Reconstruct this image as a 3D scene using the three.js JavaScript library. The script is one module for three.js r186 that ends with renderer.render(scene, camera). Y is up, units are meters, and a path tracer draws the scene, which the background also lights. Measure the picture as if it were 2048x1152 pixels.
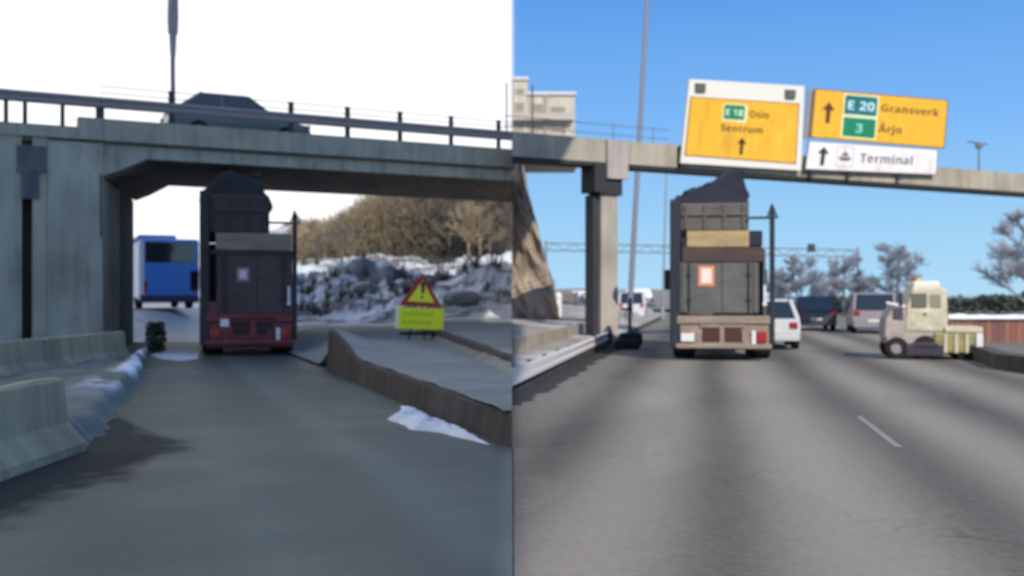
import * as THREE from 'three';
import { mergeGeometries } from 'three/addons/utils/BufferGeometryUtils.js';
import { RoundedBoxGeometry } from 'three/addons/geometries/RoundedBoxGeometry.js';

// ------------------------------------------------------------ camera, sky, sun, exposure
const W = 2048, H = 1152, F = 2200, HZ = 595, EYE = 1.55;
const scene = new THREE.Scene();
const camera = new THREE.PerspectiveCamera(2 * Math.atan(H / 2 / F) * 180 / Math.PI, W / H, 0.1, 4000);
camera.position.set(0, EYE, 0);
camera.setViewOffset(W, H, 0, H / 2 - HZ, W, H);          // lens shift: the horizon lies a little below the middle
camera.focus = 4; camera.userData.fStop = 2.4;
camera.updateProjectionMatrix();
const renderer = new THREE.WebGLRenderer({ antialias: true });
renderer.setSize(1024, 576);
renderer.toneMapping = THREE.LinearToneMapping;
renderer.toneMappingExposure = 1;
renderer.shadowMap.enabled = true;

const sm = (a, b, x) => { x = Math.min(1, Math.max(0, (x - a) / (b - a))); return x * x * (3 - 2 * x); };
const mix = (a, b, t) => a + (b - a) * t;
const SUN_EL = 38 * Math.PI / 180, SUN_AZ = 24 * Math.PI / 180;
const SDIR = new THREE.Vector3(Math.cos(SUN_EL) * Math.sin(SUN_AZ), Math.sin(SUN_EL), Math.cos(SUN_EL) * Math.cos(SUN_AZ));
{ // half the sky is blown-out white winter glare, the other half clear blue
  const w = 2048, h = 1024, d = new Float32Array(w * h * 4);
  const stops = [[0, [.44, .72, .93]], [3, [.36, .655, .93]], [9, [.2, .475, .93]], [16, [.098, .325, .8]], [45, [.07, .23, .62]], [90, [.05, .17, .5]]];
  for (let j = 0; j < h; j++) {
    const el = ((j + .5) / h - .5) * 180;
    let c = [.16, .17, .18];
    if (el >= 0) for (let k = 0; k < 5; k++) if (el >= stops[k][0]) { const t = sm(stops[k][0], stops[k + 1][0], el); c = stops[k][1].map((v, i) => mix(v, stops[k + 1][1][i], Math.min(1, (el - stops[k][0]) / (stops[k + 1][0] - stops[k][0])))); }
    for (let i = 0; i < w; i++) {
      let az = ((i + .5) / w - .25) * 360; if (az > 180) az -= 360;       // 0 ahead, negative to the left
      let g = az < 0 ? 1 - sm(95, 165, -az) : 0;
      if (el < 0) g = 0;
      g *= 1 - sm(35, 80, el);
      const o = (j * w + i) * 4, er = el * Math.PI / 180, ar = az * Math.PI / 180, cs = Math.cos(er) * Math.sin(ar) * SDIR.x + Math.sin(er) * SDIR.y - Math.cos(er) * Math.cos(ar) * SDIR.z;
      const halo = el > 0 ? .5 * Math.exp(-(Math.acos(Math.max(-1, Math.min(1, cs))) * 180 / Math.PI) / 26) : 0;      // paler air round the sun
      const e = [c[0] + halo, c[1] + halo * .92, c[2] + halo * .78];
      d[o] = mix(e[0], 1.2, g); d[o + 1] = mix(e[1], 1.2, g); d[o + 2] = mix(e[2], 1.2, g); d[o + 3] = 1;
    }
  }
  const t = new THREE.DataTexture(d, w, h, THREE.RGBAFormat, THREE.FloatType);
  t.mapping = THREE.EquirectangularReflectionMapping; t.magFilter = THREE.LinearFilter; t.minFilter = THREE.LinearFilter; t.needsUpdate = true;
  scene.background = t; scene.environment = t;
}
const sun = new THREE.DirectionalLight(new THREE.Color().setRGB(1, .92, .8), 4);
sun.position.copy(SDIR).multiplyScalar(300).add(new THREE.Vector3(0, 0, -40));
sun.target.position.set(0, 0, -40); sun.castShadow = true; sun.shadow.radius = .15; sun.shadow.mapSize.set(4096, 4096);
Object.assign(sun.shadow.camera, { left: -120, right: 120, top: 120, bottom: -120, near: 1, far: 700 });
scene.add(sun, sun.target);

// ------------------------------------------------------------ helpers
let seed = 20;
const rnd = () => { seed = (seed + 0x6D2B79F5) | 0; let t = Math.imul(seed ^ seed >>> 15, 1 | seed); t = t + Math.imul(t ^ t >>> 7, 61 | t) ^ t; return ((t ^ t >>> 14) >>> 0) / 4294967296; };
const rr = (a, b) => a + (b - a) * rnd();
const hash = (x, y, z = 0) => { let n = Math.imul(x | 0, 374761393) + Math.imul(y | 0, 668265263) + Math.imul(z | 0, 2147483647 ^ 91); n = Math.imul(n ^ n >>> 13, 1274126177); return ((n ^ n >>> 16) >>> 0) / 4294967296; };
const noise = (x, y, s = 0, wrap = 0) => {
  const xi = Math.floor(x), yi = Math.floor(y), u = sm(0, 1, x - xi), v = sm(0, 1, y - yi);
  const m = (a) => wrap ? ((a % wrap) + wrap) % wrap : a;
  return mix(mix(hash(m(xi), m(yi), s), hash(m(xi + 1), m(yi), s), u), mix(hash(m(xi), m(yi + 1), s), hash(m(xi + 1), m(yi + 1), s), u), v);
};
const fbm = (x, y, s = 0, oct = 4, wrap = 0) => { let a = 0, w = .5, t = 0; for (let i = 0; i < oct; i++) { a += w * noise(x, y, s + i * 17, wrap); t += w; x *= 2; y *= 2; wrap *= 2; w *= .5; } return a / t; };
const P = (px, py, d) => new THREE.Vector3((px - 1024) / F * d, EYE - (py - HZ) / F * d, -d);      // the point seen at a pixel at a distance
const G = (px, py, y0 = 0) => P(px, py, F * (EYE - y0) / (py - HZ));                               // the point of a level sheet seen there
const names = new Map();
const numbered = (n) => { const k = names.get(n) ?? 0; names.set(n, k + 1); return k ? `${n}_${String(k).padStart(3, '0')}` : n; };
const shadow = (m) => { m.castShadow = m.receiveShadow = true; return m; };
function mesh(name, geo, mat, parent) {
  if (Array.isArray(geo)) { geo = geo.map((g) => { g = g.index ? g.toNonIndexed() : g; for (const k of Object.keys(g.attributes)) if (!['position', 'normal', 'uv'].includes(k)) g.deleteAttribute(k); return g; }); geo = geo.length > 1 ? mergeGeometries(geo) : geo[0]; }
  const m = shadow(new THREE.Mesh(geo, mat)); m.name = parent ? name : numbered(name); (parent ?? scene).add(m); return m;
}
function thing(name, label, category, pos = [0, 0, 0], turn = 0, group) {
  const g = new THREE.Group(); g.name = numbered(name); g.position.set(...pos); g.rotation.y = turn; scene.add(g);
  g.userData = { label, category }; if (group) g.userData.group = group; return g;
}
const tag = (o, label, category, extra = {}) => { Object.assign(o.userData, { label }, category ? { category } : {}, extra); return o; };
const struct = (o, label, category) => tag(o, label, category, { kind: 'structure' });
const lin = (r, g, b) => new THREE.Color().setRGB(r, g, b);
const std = (c, rough = .85, o = {}) => new THREE.MeshStandardMaterial({ color: c ? lin(...c) : 0xffffff, roughness: rough, metalness: 0, ...o });
function tex(w, h, fn, rx = 1, ry = 1, srgb = true) {
  const d = new Uint8Array(w * h * 4);
  for (let j = 0; j < h; j++) for (let i = 0; i < w; i++) {
    const c = fn(i / w, j / h), o = (j * w + i) * 4;
    for (let k = 0; k < 3; k++) { const v = Math.max(0, Math.min(1, c[k])); d[o + k] = 255 * (srgb ? (v <= .0031308 ? 12.92 * v : 1.055 * v ** (1 / 2.4) - .055) : v) + .5; }
    d[o + 3] = 255;
  }
  const t = new THREE.DataTexture(d, w, h); t.wrapS = t.wrapT = THREE.RepeatWrapping; t.magFilter = THREE.LinearFilter; t.minFilter = THREE.LinearMipmapLinearFilter; t.generateMipmaps = true;
  if (srgb) t.colorSpace = THREE.SRGBColorSpace; t.repeat.set(rx, ry); t.needsUpdate = true; return t;
}
const bx = (x0, x1, y0, y1, z0, z1, r = 0) => {
  const w = x1 - x0, h = y1 - y0, d = z1 - z0;
  const g = r ? new RoundedBoxGeometry(w, h, d, 2, Math.min(r, w / 2.01, h / 2.01, d / 2.01)) : new THREE.BoxGeometry(w, h, d);
  return g.translate((x0 + x1) / 2, (y0 + y1) / 2, (z0 + z1) / 2);
};
function bar(a, b, r0, r1 = r0, n = 8) {
  const A = new THREE.Vector3(...a), B = new THREE.Vector3(...b), L = A.distanceTo(B);
  const g = new THREE.CylinderGeometry(r1, r0, L, n); g.translate(0, L / 2, 0);
  g.applyQuaternion(new THREE.Quaternion().setFromUnitVectors(new THREE.Vector3(0, 1, 0), B.clone().sub(A).normalize())); return g.translate(A.x, A.y, A.z);
}
// triangles from a list of corner points, with uv in metres taken from the face's main axes
function soup(tris) {
  const p = [], uv = [], n = new THREE.Vector3(), e = new THREE.Vector3();
  for (const t of tris) {
    n.subVectors(t[1], t[0]).cross(e.subVectors(t[2], t[0]));
    const ax = Math.abs(n.x), ay = Math.abs(n.y), az = Math.abs(n.z);
    for (const v of t) { p.push(v.x, v.y, v.z); if (ay >= ax && ay >= az) uv.push(v.x, v.z); else if (ax > az) uv.push(v.z, v.y); else uv.push(v.x, v.y); }
  }
  const g = new THREE.BufferGeometry();
  g.setAttribute('position', new THREE.Float32BufferAttribute(p, 3)); g.setAttribute('uv', new THREE.Float32BufferAttribute(uv, 2)); g.computeVertexNormals(); return g;
}
const V = (x, y, z) => new THREE.Vector3(x, y, z);
const clipX = (poly, keepLeft, x0 = 0) => {            // plan polygon cut at the border between the two halves
  const out = [], inn = (q) => keepLeft ? q[0] <= x0 + 1e-6 : q[0] >= x0 - 1e-6;
  poly.forEach((a, i) => { const b = poly[(i + 1) % poly.length], ia = inn(a), ib = inn(b);
    if (ia) out.push(a); if (ia !== ib) { const t = (x0 - a[0]) / (b[0] - a[0]); out.push([x0, mix(a[1], b[1], t)]); } });
  return out;
};
function prism(poly, y0, y1, taper) {                  // plan polygon [x, z] raised from y0 to y1
  const idx = THREE.ShapeUtils.triangulateShape(poly.map((q) => new THREE.Vector2(q[0], q[1])), []);
  const top = taper ?? poly, t = [], n = poly.length;
  for (const [a, b, c] of idx) { t.push([V(top[a][0], y1, top[a][1]), V(top[c][0], y1, top[c][1]), V(top[b][0], y1, top[b][1])]); t.push([V(poly[a][0], y0, poly[a][1]), V(poly[b][0], y0, poly[b][1]), V(poly[c][0], y0, poly[c][1])]); }
  for (let i = 0; i < n; i++) { const a = poly[i], b = poly[(i + 1) % n], A = top[i], B = top[(i + 1) % n];
    t.push([V(a[0], y0, a[1]), V(b[0], y0, b[1]), V(B[0], y1, B[1])], [V(a[0], y0, a[1]), V(B[0], y1, B[1]), V(A[0], y1, A[1])]); }
  return soup(t);
}
function sheet(poly, y, uvFn) {
  const idx = THREE.ShapeUtils.triangulateShape(poly.map((q) => new THREE.Vector2(q[0], q[1])), []), g = new THREE.BufferGeometry(), p = [], uv = [];
  for (const t of idx) { const [a, b, c] = t.map((i) => poly[i]); const cr = (b[0] - a[0]) * (c[1] - a[1]) - (b[1] - a[1]) * (c[0] - a[0]);
    for (const q of cr > 0 ? [a, c, b] : [a, b, c]) { p.push(q[0], typeof y === 'function' ? y(q) : y, q[1]); uv.push(...uvFn(q)); } }
  g.setAttribute('position', new THREE.Float32BufferAttribute(p, 3)); g.setAttribute('uv', new THREE.Float32BufferAttribute(uv, 2)); g.computeVertexNormals(); return g;
}
function grid(nu, nv, fn, colFn) {                      // (u, v) in 0..1 -> point; smooth normals, optional vertex colours
  const p = [], uv = [], ix = [], col = [];
  for (let j = 0; j <= nv; j++) for (let i = 0; i <= nu; i++) { const q = fn(i / nu, j / nv); p.push(q[0], q[1], q[2]); uv.push(q[0], q[2]); }
  for (let j = 0; j < nv; j++) for (let i = 0; i < nu; i++) { const a = j * (nu + 1) + i, b = a + 1, c = a + nu + 1, d = c + 1; ix.push(a, b, d, a, d, c); }
  const g = new THREE.BufferGeometry(); g.setAttribute('position', new THREE.Float32BufferAttribute(p, 3)); g.setAttribute('uv', new THREE.Float32BufferAttribute(uv, 2)); g.setIndex(ix); g.computeVertexNormals();
  const nrm = g.attributes.normal; let up = 0; for (let i = 0; i < nrm.count; i++) up += nrm.getY(i);
  if (up < 0) { for (let i = 0; i < ix.length; i += 3) [ix[i + 1], ix[i + 2]] = [ix[i + 2], ix[i + 1]]; g.setIndex(ix); g.computeVertexNormals(); }
  if (colFn) { for (let i = 0; i < nrm.count; i++) { const c = colFn(p[3 * i], p[3 * i + 1], p[3 * i + 2], g.attributes.normal.getY(i), (i % (nu + 1)) / nu, Math.floor(i / (nu + 1)) / nv); col.push(...c); } g.setAttribute('color', new THREE.Float32BufferAttribute(col, 3)); }
  return g;
}
// a bar-like profile extruded between two plan lines: pts are [t, y]; map(t, y, k) gives the world point at k = 0 (front) and 1 (back)
function skew(pts, map) {
  const idx = THREE.ShapeUtils.triangulateShape(pts.map((q) => new THREE.Vector2(q[0], q[1])), []), t = [], n = pts.length;
  const f = pts.map((q) => map(q[0], q[1], 0)), b = pts.map((q) => map(q[0], q[1], 1));
  for (const [i, j, k] of idx) { t.push([f[i], f[j], f[k]], [b[i], b[k], b[j]]); }
  for (let i = 0; i < n; i++) { const j = (i + 1) % n; t.push([f[i], b[i], b[j]], [f[i], b[j], f[j]]); }
  return soup(t);
}
function extrudeSide(pts, w, bevel = .03) {             // a side outline [z, y] (front is -z) given width w, centred on x = 0
  const s = new THREE.Shape(pts.map((q) => new THREE.Vector2(q[0], q[1])));
  const g = new THREE.ExtrudeGeometry(s, { depth: w - 2 * bevel, bevelEnabled: bevel > 0, bevelThickness: bevel, bevelSize: bevel, bevelOffset: -bevel, bevelSegments: 2, curveSegments: 6 });
  g.translate(0, 0, -(w - 2 * bevel) / 2); g.rotateY(-Math.PI / 2); return g;     // outline x -> z, depth -> -x
}

// ------------------------------------------------------------ materials
const speck = (base, amt, s, sc = 48) => tex(512, 512, (u, v) => { const n = fbm(u * sc, v * sc, s, 3, sc), b = fbm(u * 4, v * 4, s + 5, 4, 4), k = 1 + amt * (n - .5) * 2 + amt * 1.6 * (b - .5); return base.map((c) => c * k); }, .25, .25);
const loopV = (fn) => (u, v) => { if (v < .88) return fn(u, v); const a = fn(u, v), b = fn(u, v - 1), t = (v - .88) / .12; return a.map((x, i) => mix(x, b[i], t)); };
const concreteTex = (base, s) => tex(512, 512, (u, v) => {
  const streak = fbm(u * 24, v * 2, s, 3, 0) , b = fbm(u * 5, v * 5, s + 3, 5, 5), sp = noise(u * 128, v * 128, s + 9, 128);
  const drip = sm(.56, .72, fbm(u * 30, v * 1.2, s + 21, 3)), k = .98 + .55 * (b - .5) + .4 * (streak - .5) + .12 * (sp - .5) - .28 * drip * sm(.3, .7, fbm(u * 7, v * 3, s + 25, 2)); return [base[0] * k, base[1] * k, base[2] * k * .99];
}, .2, .2);
const M = {};
M.bridge = std(null, .9, { map: concreteTex([.41, .39, .305], 11) });
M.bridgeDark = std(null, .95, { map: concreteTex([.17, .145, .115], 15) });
M.barrier = std(null, .92, { map: concreteTex([.39, .32, .2], 21) });
M.kerbDark = std(null, .95, { map: concreteTex([.07, .056, .048], 22) });
M.beam = std(null, .85, { map: concreteTex([.37, .33, .26], 31) });
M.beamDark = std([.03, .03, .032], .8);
M.steel = std([.16, .15, .15], .55, { metalness: .4 });
M.steelDark = std([.05, .052, .06], .6, { metalness: .3 });
M.galv = std([.68, .65, .61], .6);
M.rubber = std([.015, .015, .016], .9);
M.glass = new THREE.MeshPhysicalMaterial({ color: lin(.02, .025, .03), roughness: .08, metalness: 0, clearcoat: 1, clearcoatRoughness: .05 });
M.snow = std(null, .85, { map: tex(256, 256, (u, v) => { const k = .72 + .3 * (fbm(u * 8, v * 8, 3, 4, 8) - .4); return [k * .97, k, k * 1.03]; }, .4, .4) });
M.dirtySnow = std(null, .95, { map: speck([.3, .31, .32], .35, 41, 32) });
M.gravel = std(null, .97, { map: speck([.2, .195, .19], .35, 43, 64) });

// ------------------------------------------------------------ ground and roads
// left road: its right kerb line starts at KO and runs along KD; KR points away from the road
const KO = [0, -11.3], KD = [-.314, -.949], KR = [.949, -.314];
const KP = (q, s) => [KO[0] + KD[0] * q + KR[0] * s, KO[1] + KD[1] * q + KR[1] * s];
// right road: its left guardrail line starts at RO and runs along RD; RL points away from the road
const RO = [0, -17.05], RD = [.172, -.985], RL = [-.985, -.172];
const RP = (q, s) => [RO[0] + RD[0] * q + RL[0] * s, RO[1] + RD[1] * q + RL[1] * s];

const uvm = (q) => [q[0], q[1]];
struct(mesh('ground', sheet([[-900, 60], [0, 60], [0, -1600], [-900, -1600]], -.03, uvm), std(null, .97, { map: speck([.2, .2, .21], .3, 51, 32) })), 'grey frozen ground around the road under the concrete bridge', 'ground');
struct(mesh('ground', sheet([[0, 60], [900, 60], [900, -1600], [0, -1600]], -.03, uvm), std(null, .97, { map: speck([.2, .18, .15], .3, 52, 32) })), 'dry brown ground around the motorway below the blue sky', 'ground');

{ // left road: damp dark asphalt with faint paler wheel tracks
  const map = tex(768, 768, loopV((u, v) => {
    const c = u * 16, wob = .25 * (fbm(v * 3, .5, 61, 2, 3) - .5);
    let k = 1 + .3 * (fbm(u * 6, v * 3, 62, 4, 0) - .5) + .2 * (noise(u * 400, v * 400, 63) - .5) * .6;
    const band = (m, w) => Math.exp(-(((c + wob - m) / w) ** 2));
    k += .42 * band(14.4, .26) + .3 * band(13.1, .28) + .3 * band(11, .5) - .24 * band(12.1, .45) - .15 * band(14, .25) - .25 * band(9.4, .8) * fbm(u * 9, v * 6, 65, 3);
    return [.056 * k, .078 * k, .065 * k];
  }), 1 / 16, 1 / 16);
  const rough = tex(256, 256, (u, v) => { const r = .72 + .28 * fbm(u * 8, v * 8, 66, 4, 8); return [r, r, r]; }, 1 / 7, 1 / 7, false);
  const poly = [[0, 12], KP(0, .02), KP(34, .02), KP(70, -2), KP(70, -9.4), [-14.2, -46], [-9.4, -27.5], [-5.4, -14.5], [-4.3, -11], [-4.3, 12]];
  const uv = (q) => { const dx = q[0] - KO[0], dz = q[1] - KO[1]; return [dx * KR[0] + dz * KR[1], dx * KD[0] + dz * KD[1]]; };
  struct(mesh('road', sheet(poly, 0, uv), std(null, .7, { map, roughnessMap: rough, bumpMap: tex(256, 256, (u, v) => { const n = noise(u * 128, v * 128, 67, 128); return [n, n, n]; }, .6, .6, false), bumpScale: .0025 })), 'damp dark grey road passing under the concrete bridge', 'road');
}
{ // right road: dry pale asphalt with worn wheel tracks
  const map = tex(768, 768, loopV((u, v) => {
    const c = u * 16, wob = .12 * (fbm(v * 3, .5, 71, 2, 3) - .5), fine = noise(u * 420, v * 420, 73), b = fbm(u * 8, v * 3, 72, 4, 0);
    const band = (m, w) => Math.exp(-(((c + wob - m) / w) ** 2));
    const cr = fbm(u * 7, v * 7, 79, 4), crack = 1 - sm(.0, .006, Math.abs(cr - .5)) * 1; let k = .86 - .22 * crack * sm(.45, .6, fbm(u * 5, v * 5, 80, 2)) - .1 * sm(.58, .64, fbm(u * 11 + 3, v * 3, 84, 3)) + .22 * (b - .5) + .17 * (fine - .5) * (.6 + .8 * fbm(u * 20, v * 20, 74, 2));
    k += .4 * (band(2.3, .5) + band(3.9, .5) + band(5.75, .42) + band(7.6, .5) + band(9.6, .4)) - .36 * (band(1.45, .4) + band(3.1, .32) + band(4.9, .4) + band(6.7, .4) + band(8.6, .4));
    return [.186 * k, .168 * k, .138 * k];
  }), 1 / 16, 1 / 16);
  const uv = (q) => { const dx = q[0] - RO[0], dz = q[1] - RO[1]; return [-(dx * RL[0] + dz * RL[1]), dx * RD[0] + dz * RD[1]]; };
  const poly = clipX([RP(-34, .4), RP(160, .4), RP(160, -17), RP(-34, -17)], false);
  struct(mesh('motorway', sheet(poly, 0, uv), std(null, .85, { map, bumpMap: tex(256, 256, (u, v) => { const n = noise(u * 128, v * 128, 77, 128); return [n, n, n]; }, .6, .6, false), bumpScale: .0025 })), 'wide pale dry motorway with worn wheel tracks', 'road');
  const dashM = std(null, .8, { map: tex(128, 128, (u, v) => { const k = .5 + .5 * fbm(u * 9, v * 9, 78, 3, 9); return [k * .3, k * .29, k * .27]; }, 2, 2) });
  const dash = (q0, q1, s, w) => sheet([RP(q0, -s), RP(q1, -s), RP(q1, -s - w), RP(q0, -s - w)], .004, uvm);
  for (const q0 of [-4.9, 19.1]) struct(mesh('lane_marking', dash(q0, q0 + 3, 4.88, .075), dashM), q0 < 0 ? 'worn white lane dash nearest the camera on the pale motorway' : 'worn white lane dash further off on the motorway', 'road marking').userData.group = q0 < 0 ? 'near lane dash' : 'far lane dashes';
}

// left: barriers, snow and kerb walls
function jersey(x, z0, z1, h, label) {
  const pr = [[-.3, 0], [.3, 0], [.3, .09], [.13, .3], [.08, h - .03], [.05, h], [-.05, h], [-.08, h - .03], [-.13, .3], [-.3, .09]];
  const n = 24, t = [], row = [];
  for (let i = 0; i <= n; i++) { const z = mix(z0, z1, i / n); row.push(pr.map((q, k) => V(x + q[0] + .012 * (noise(z * 3, k, 81) - .5), q[1] + (q[1] > .2 ? .02 * (noise(z * 2, k * 3, 82) - .5) : 0), z))); }
  for (let i = 0; i < n; i++) for (let k = 0; k < pr.length; k++) { const l = (k + 1) % pr.length, a = row[i][k], b = row[i][l], c = row[i + 1][l], d = row[i + 1][k]; t.push([a, b, c], [a, c, d]); }
  for (const r of [row[0], row[n]]) for (let k = 1; k < pr.length - 1; k++) t.push([r[0], r[k], r[k + 1]]);
  return tag(mesh('concrete_barrier', soup(t), M.barrier), label, 'barrier');
}
jersey(-4.6, 3, -11.1, .75, 'grey concrete barrier nearest the camera at the left road edge');
jersey(-9.45, -14.5, -26.6, .735, 'grey concrete barrier standing before the bridge abutment, behind the snow bank');
{ // the bank of dirty snow between the two barriers, with a clean white lip towards the road
  const edge = (v) => { const pts = [[-4.35, -11.15], [-4.75, -13], [-5.75, -16.6], [-7.2, -21.5], [-8.9, -27]], k = v * 4, i = Math.min(3, Math.floor(k)); return [mix(pts[i][0], pts[i + 1][0], k - i), mix(pts[i][1], pts[i + 1][1], k - i)]; };
  const g = grid(70, 160, (u, v) => { const e = edge(v), jag = .3 * (fbm(v * 24, 3, 91, 3) - .5); const x = mix(-9.2, e[0] + jag, u); const lip = sm(1, .93, u);
    return [x, -.02 + lip * (.1 + .2 * Math.exp(-(((u - .84) / .16) ** 2)) * (.4 + .8 * fbm(v * 20, u * 3, 92, 3)) * (.5 + .6 * v) + .14 * fbm(u * 12, v * 22, 93, 4)), e[1]]; },
    (x, y, z, ny, u) => { const n = fbm(x * 1.7, z * 1.7, 94, 4), w = sm(.36, .6, n + .8 * (y - .2)) * sm(.1, .26, y) * sm(-14, -18, z) * sm(.74, .9, u); const b = mix(.14, .24, n); return [mix(b, .88, w), mix(b * 1.0, .88, w), mix(b * .82, .88, w)]; });
  struct(mesh('snow_bank', g, std(null, .9, { vertexColors: true })), 'bank of dirty snow with a bright white edge between the two concrete barriers', 'snow');
}
{
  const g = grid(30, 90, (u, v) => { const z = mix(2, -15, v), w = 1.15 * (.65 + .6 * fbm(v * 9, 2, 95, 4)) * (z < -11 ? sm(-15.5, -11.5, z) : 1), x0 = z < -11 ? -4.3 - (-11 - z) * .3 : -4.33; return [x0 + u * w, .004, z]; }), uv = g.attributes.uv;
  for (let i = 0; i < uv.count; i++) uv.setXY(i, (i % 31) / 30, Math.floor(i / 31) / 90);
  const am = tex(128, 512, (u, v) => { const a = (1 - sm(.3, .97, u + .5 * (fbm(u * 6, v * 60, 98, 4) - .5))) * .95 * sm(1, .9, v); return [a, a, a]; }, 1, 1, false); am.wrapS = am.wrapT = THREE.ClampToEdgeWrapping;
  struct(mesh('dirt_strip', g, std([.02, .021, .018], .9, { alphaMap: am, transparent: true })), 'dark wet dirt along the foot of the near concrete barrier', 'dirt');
}
let hillAt;
{ // kerb walls on the right of the left road and the ground behind them
  const wall = (a, b, h0, h1, th, nrm, name, label, mat, rise) => {
    const n = 40, t = [], row = [];
    for (let i = 0; i <= n; i++) { const k = i / n, x = mix(a[0], b[0], k), z = mix(a[1], b[1], k), h = mix(h0, h1, k) + (rise ?? 0) * sm(.7, 1, k) + .03 * (fbm(k * 20, 1, 101, 3) - .5), f = .05 * (fbm(k * 26, 4, 102, 3) - .5);
      row.push([V(x - nrm[0] * f, -.02, z - nrm[1] * f), V(x + nrm[0] * (.05 + f), h - .03, z + nrm[1] * (.05 + f)), V(x + nrm[0] * (.1 + f), h, z + nrm[1] * (.1 + f)), V(x + nrm[0] * th, h, z + nrm[1] * th), V(x + nrm[0] * th, -.02, z + nrm[1] * th)].map((p) => { if (p.x > 0) p.x = 0; return p; })); }
    for (let i = 0; i < n; i++) for (let k = 0; k < 5; k++) { const l = (k + 1) % 5; t.push([row[i][k], row[i][l], row[i + 1][l]], [row[i][k], row[i + 1][l], row[i + 1][k]]); }
    for (const r of [row[0], row[n]]) for (let k = 1; k < 4; k++) t.push([r[0], r[k], r[k + 1]]);
    return tag(mesh(name, soup(t), mat), label, 'wall');
  };
  wall(KP(0, 0), KP(12.4, 0), .34, .44, .14, KR, 'low_wall', 'low dark kerb wall along the right edge of the road under the bridge', M.kerbDark, .45);
  const a2 = [-.001, -17], b2 = [-2.75, -33], L2 = Math.hypot(b2[0] - a2[0], b2[1] - a2[1]), n2 = [-(b2[1] - a2[1]) / L2, (b2[0] - a2[0]) / L2];
  wall(a2, b2, .62, .75, .16, n2, 'low_wall', 'second low dark wall further right, behind the yellow warning sign', M.kerbDark);
  const hgt = hillAt = (x, z, q = (x - KO[0]) * KD[0] + (z - KO[1]) * KD[1], s = (x - KO[0]) * KR[0] + (z - KO[1]) * KR[1]) => {
    const s2 = (x - a2[0]) * n2[0] + (z - a2[1]) * n2[1];                     // right of the second wall
    let h = .36 + .006 * Math.min(q, 14) + .06 * (fbm(x * 1.2, z * 1.2, 111, 4) - .5);
    h += .45 * sm(8.7, 12.4, q) * sm(1.5, .1, s) * (q < 12.5 ? 1 : 0); if (q > 12.4) h = mix(h, .05, sm(12.4, 14.5, q) * sm(1.6, .2, s));
    h = mix(h, .68 + .08 * (fbm(x * .9, z * .9, 112, 3) - .5), sm(-.1, .22, s2));
    const d = -z - 45, e = Math.max(0, d), side = sm(-.36, -.2, x / -z);
    const r = fbm(x * .34, z * .3, 113, 5), ter = Math.floor(e / 4.5 + r * 2.2) * .42;
    h += side * (e > 0 ? sm(0, 4, e) * (.3 + e * .062 + ter * .45 + 1.1 * (r - .45) * sm(0, 8, e) + .8 * (fbm(x * .9, z * .9, 115, 5) - .5) + .35 * (fbm(x * 2.6, z * 2, 114, 4) - .5)) : 0);
    h += 1.1 * Math.exp(-(((x + 8.2) / 1.7) ** 2) - (((z + 58) / 3) ** 2)) + (.75 + .9 * fbm(x * 1.1, z * .8, 116, 4)) * sm(-4.2, -1.6, x + .8 * (fbm(z * .6, 2, 117, 3) - .5)) * Math.exp(-(((z + 51) / 3.4) ** 2));
    return h;
  };
  const g = grid(150, 420, (u, v) => { const q = .3 + 125 * v ** 1.6, smax = .331 * q, s = .12 * Math.min(1, q / 3) * (1 - u) + u * smax, [x, z] = KP(q, s); const X = u > .999 ? 0 : Math.min(0, x); return [X, hgt(X, z, q, s), z]; },
    (x, y, z, ny) => {
      const n = fbm(x * 1.6, z * 2.6, 121, 5), n2 = fbm(x * .45, z * 1.5, 122, 5), far = sm(-40, -47, z);
      const w = far * sm(.36, .6, n2 + .45 * (ny - .86) + .5 * (n - .5)), b = mix(.19, .34, n) * mix(1, .55, far) * mix(1, .75, sm(1.9, 2.6, (x - KO[0]) * KR[0] + (z - KO[1]) * KR[1]) * (1 - far));
      return [mix(b, .6, w), mix(b * 1.0, .62, w), mix(b * mix(.86, .95, far), .65, w)];
    });
  struct(mesh('hillside', g, std(null, .95, { vertexColors: true })), 'rough snow-streaked slope rising to the right behind the bridge', 'hillside');
  struct(mesh('snow_strip', grid(16, 140, (u, v) => { const q = mix(4.8, .2, v), w = .5 * Math.sin(Math.PI * v) ** 1.3 * (.6 + .7 * fbm(v * 8, 1, 131, 3)), [x, z] = KP(q, -.12 - u * w); return [Math.min(0, x), -.01 + .15 * Math.sin(Math.PI * v) * Math.max(0, Math.sin(Math.PI * u)) ** .7 * (.35 + .9 * fbm(u * 5, v * 30, 132, 4)), z]; }), M.snow), 'thin strip of white snow at the foot of the low kerb wall', 'snow');
  // slush beyond the truck
  const patch = (pts, label) => struct(mesh('snow_patch', sheet(pts.map(([px, py]) => { const p = G(px, py); return [p.x, p.z]; }), .006, uvm), M.snow), label, 'snow');
  patch([[588, 694], [604, 688], [622, 692], [628, 702], [606, 707], [590, 703]], 'white snow patch on the road just right of the red chassis');
  patch([[300, 711], [330, 702], [352, 697], [380, 696], [398, 702], [396, 718], [362, 722], [322, 718]], 'white snow patch on the road left of the red truck');
  // snowy side road the bus stands on
  struct(mesh('side_road', grid(20, 30, (u, v) => { const z = mix(-37.5, -75, v), x = mix(-26, -9.5 - v * 9, u); return [x, .006 + sm(-37.5, -47, z) * 1.0 * sm(1, .75, u) + .03 * fbm(x, z, 141, 2), z]; }), std(null, .6, { map: speck([.3, .33, .36], .3, 142, 24) })), 'wet snowy side road rising behind the bridge where the blue bus stands', 'road');
}

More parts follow.
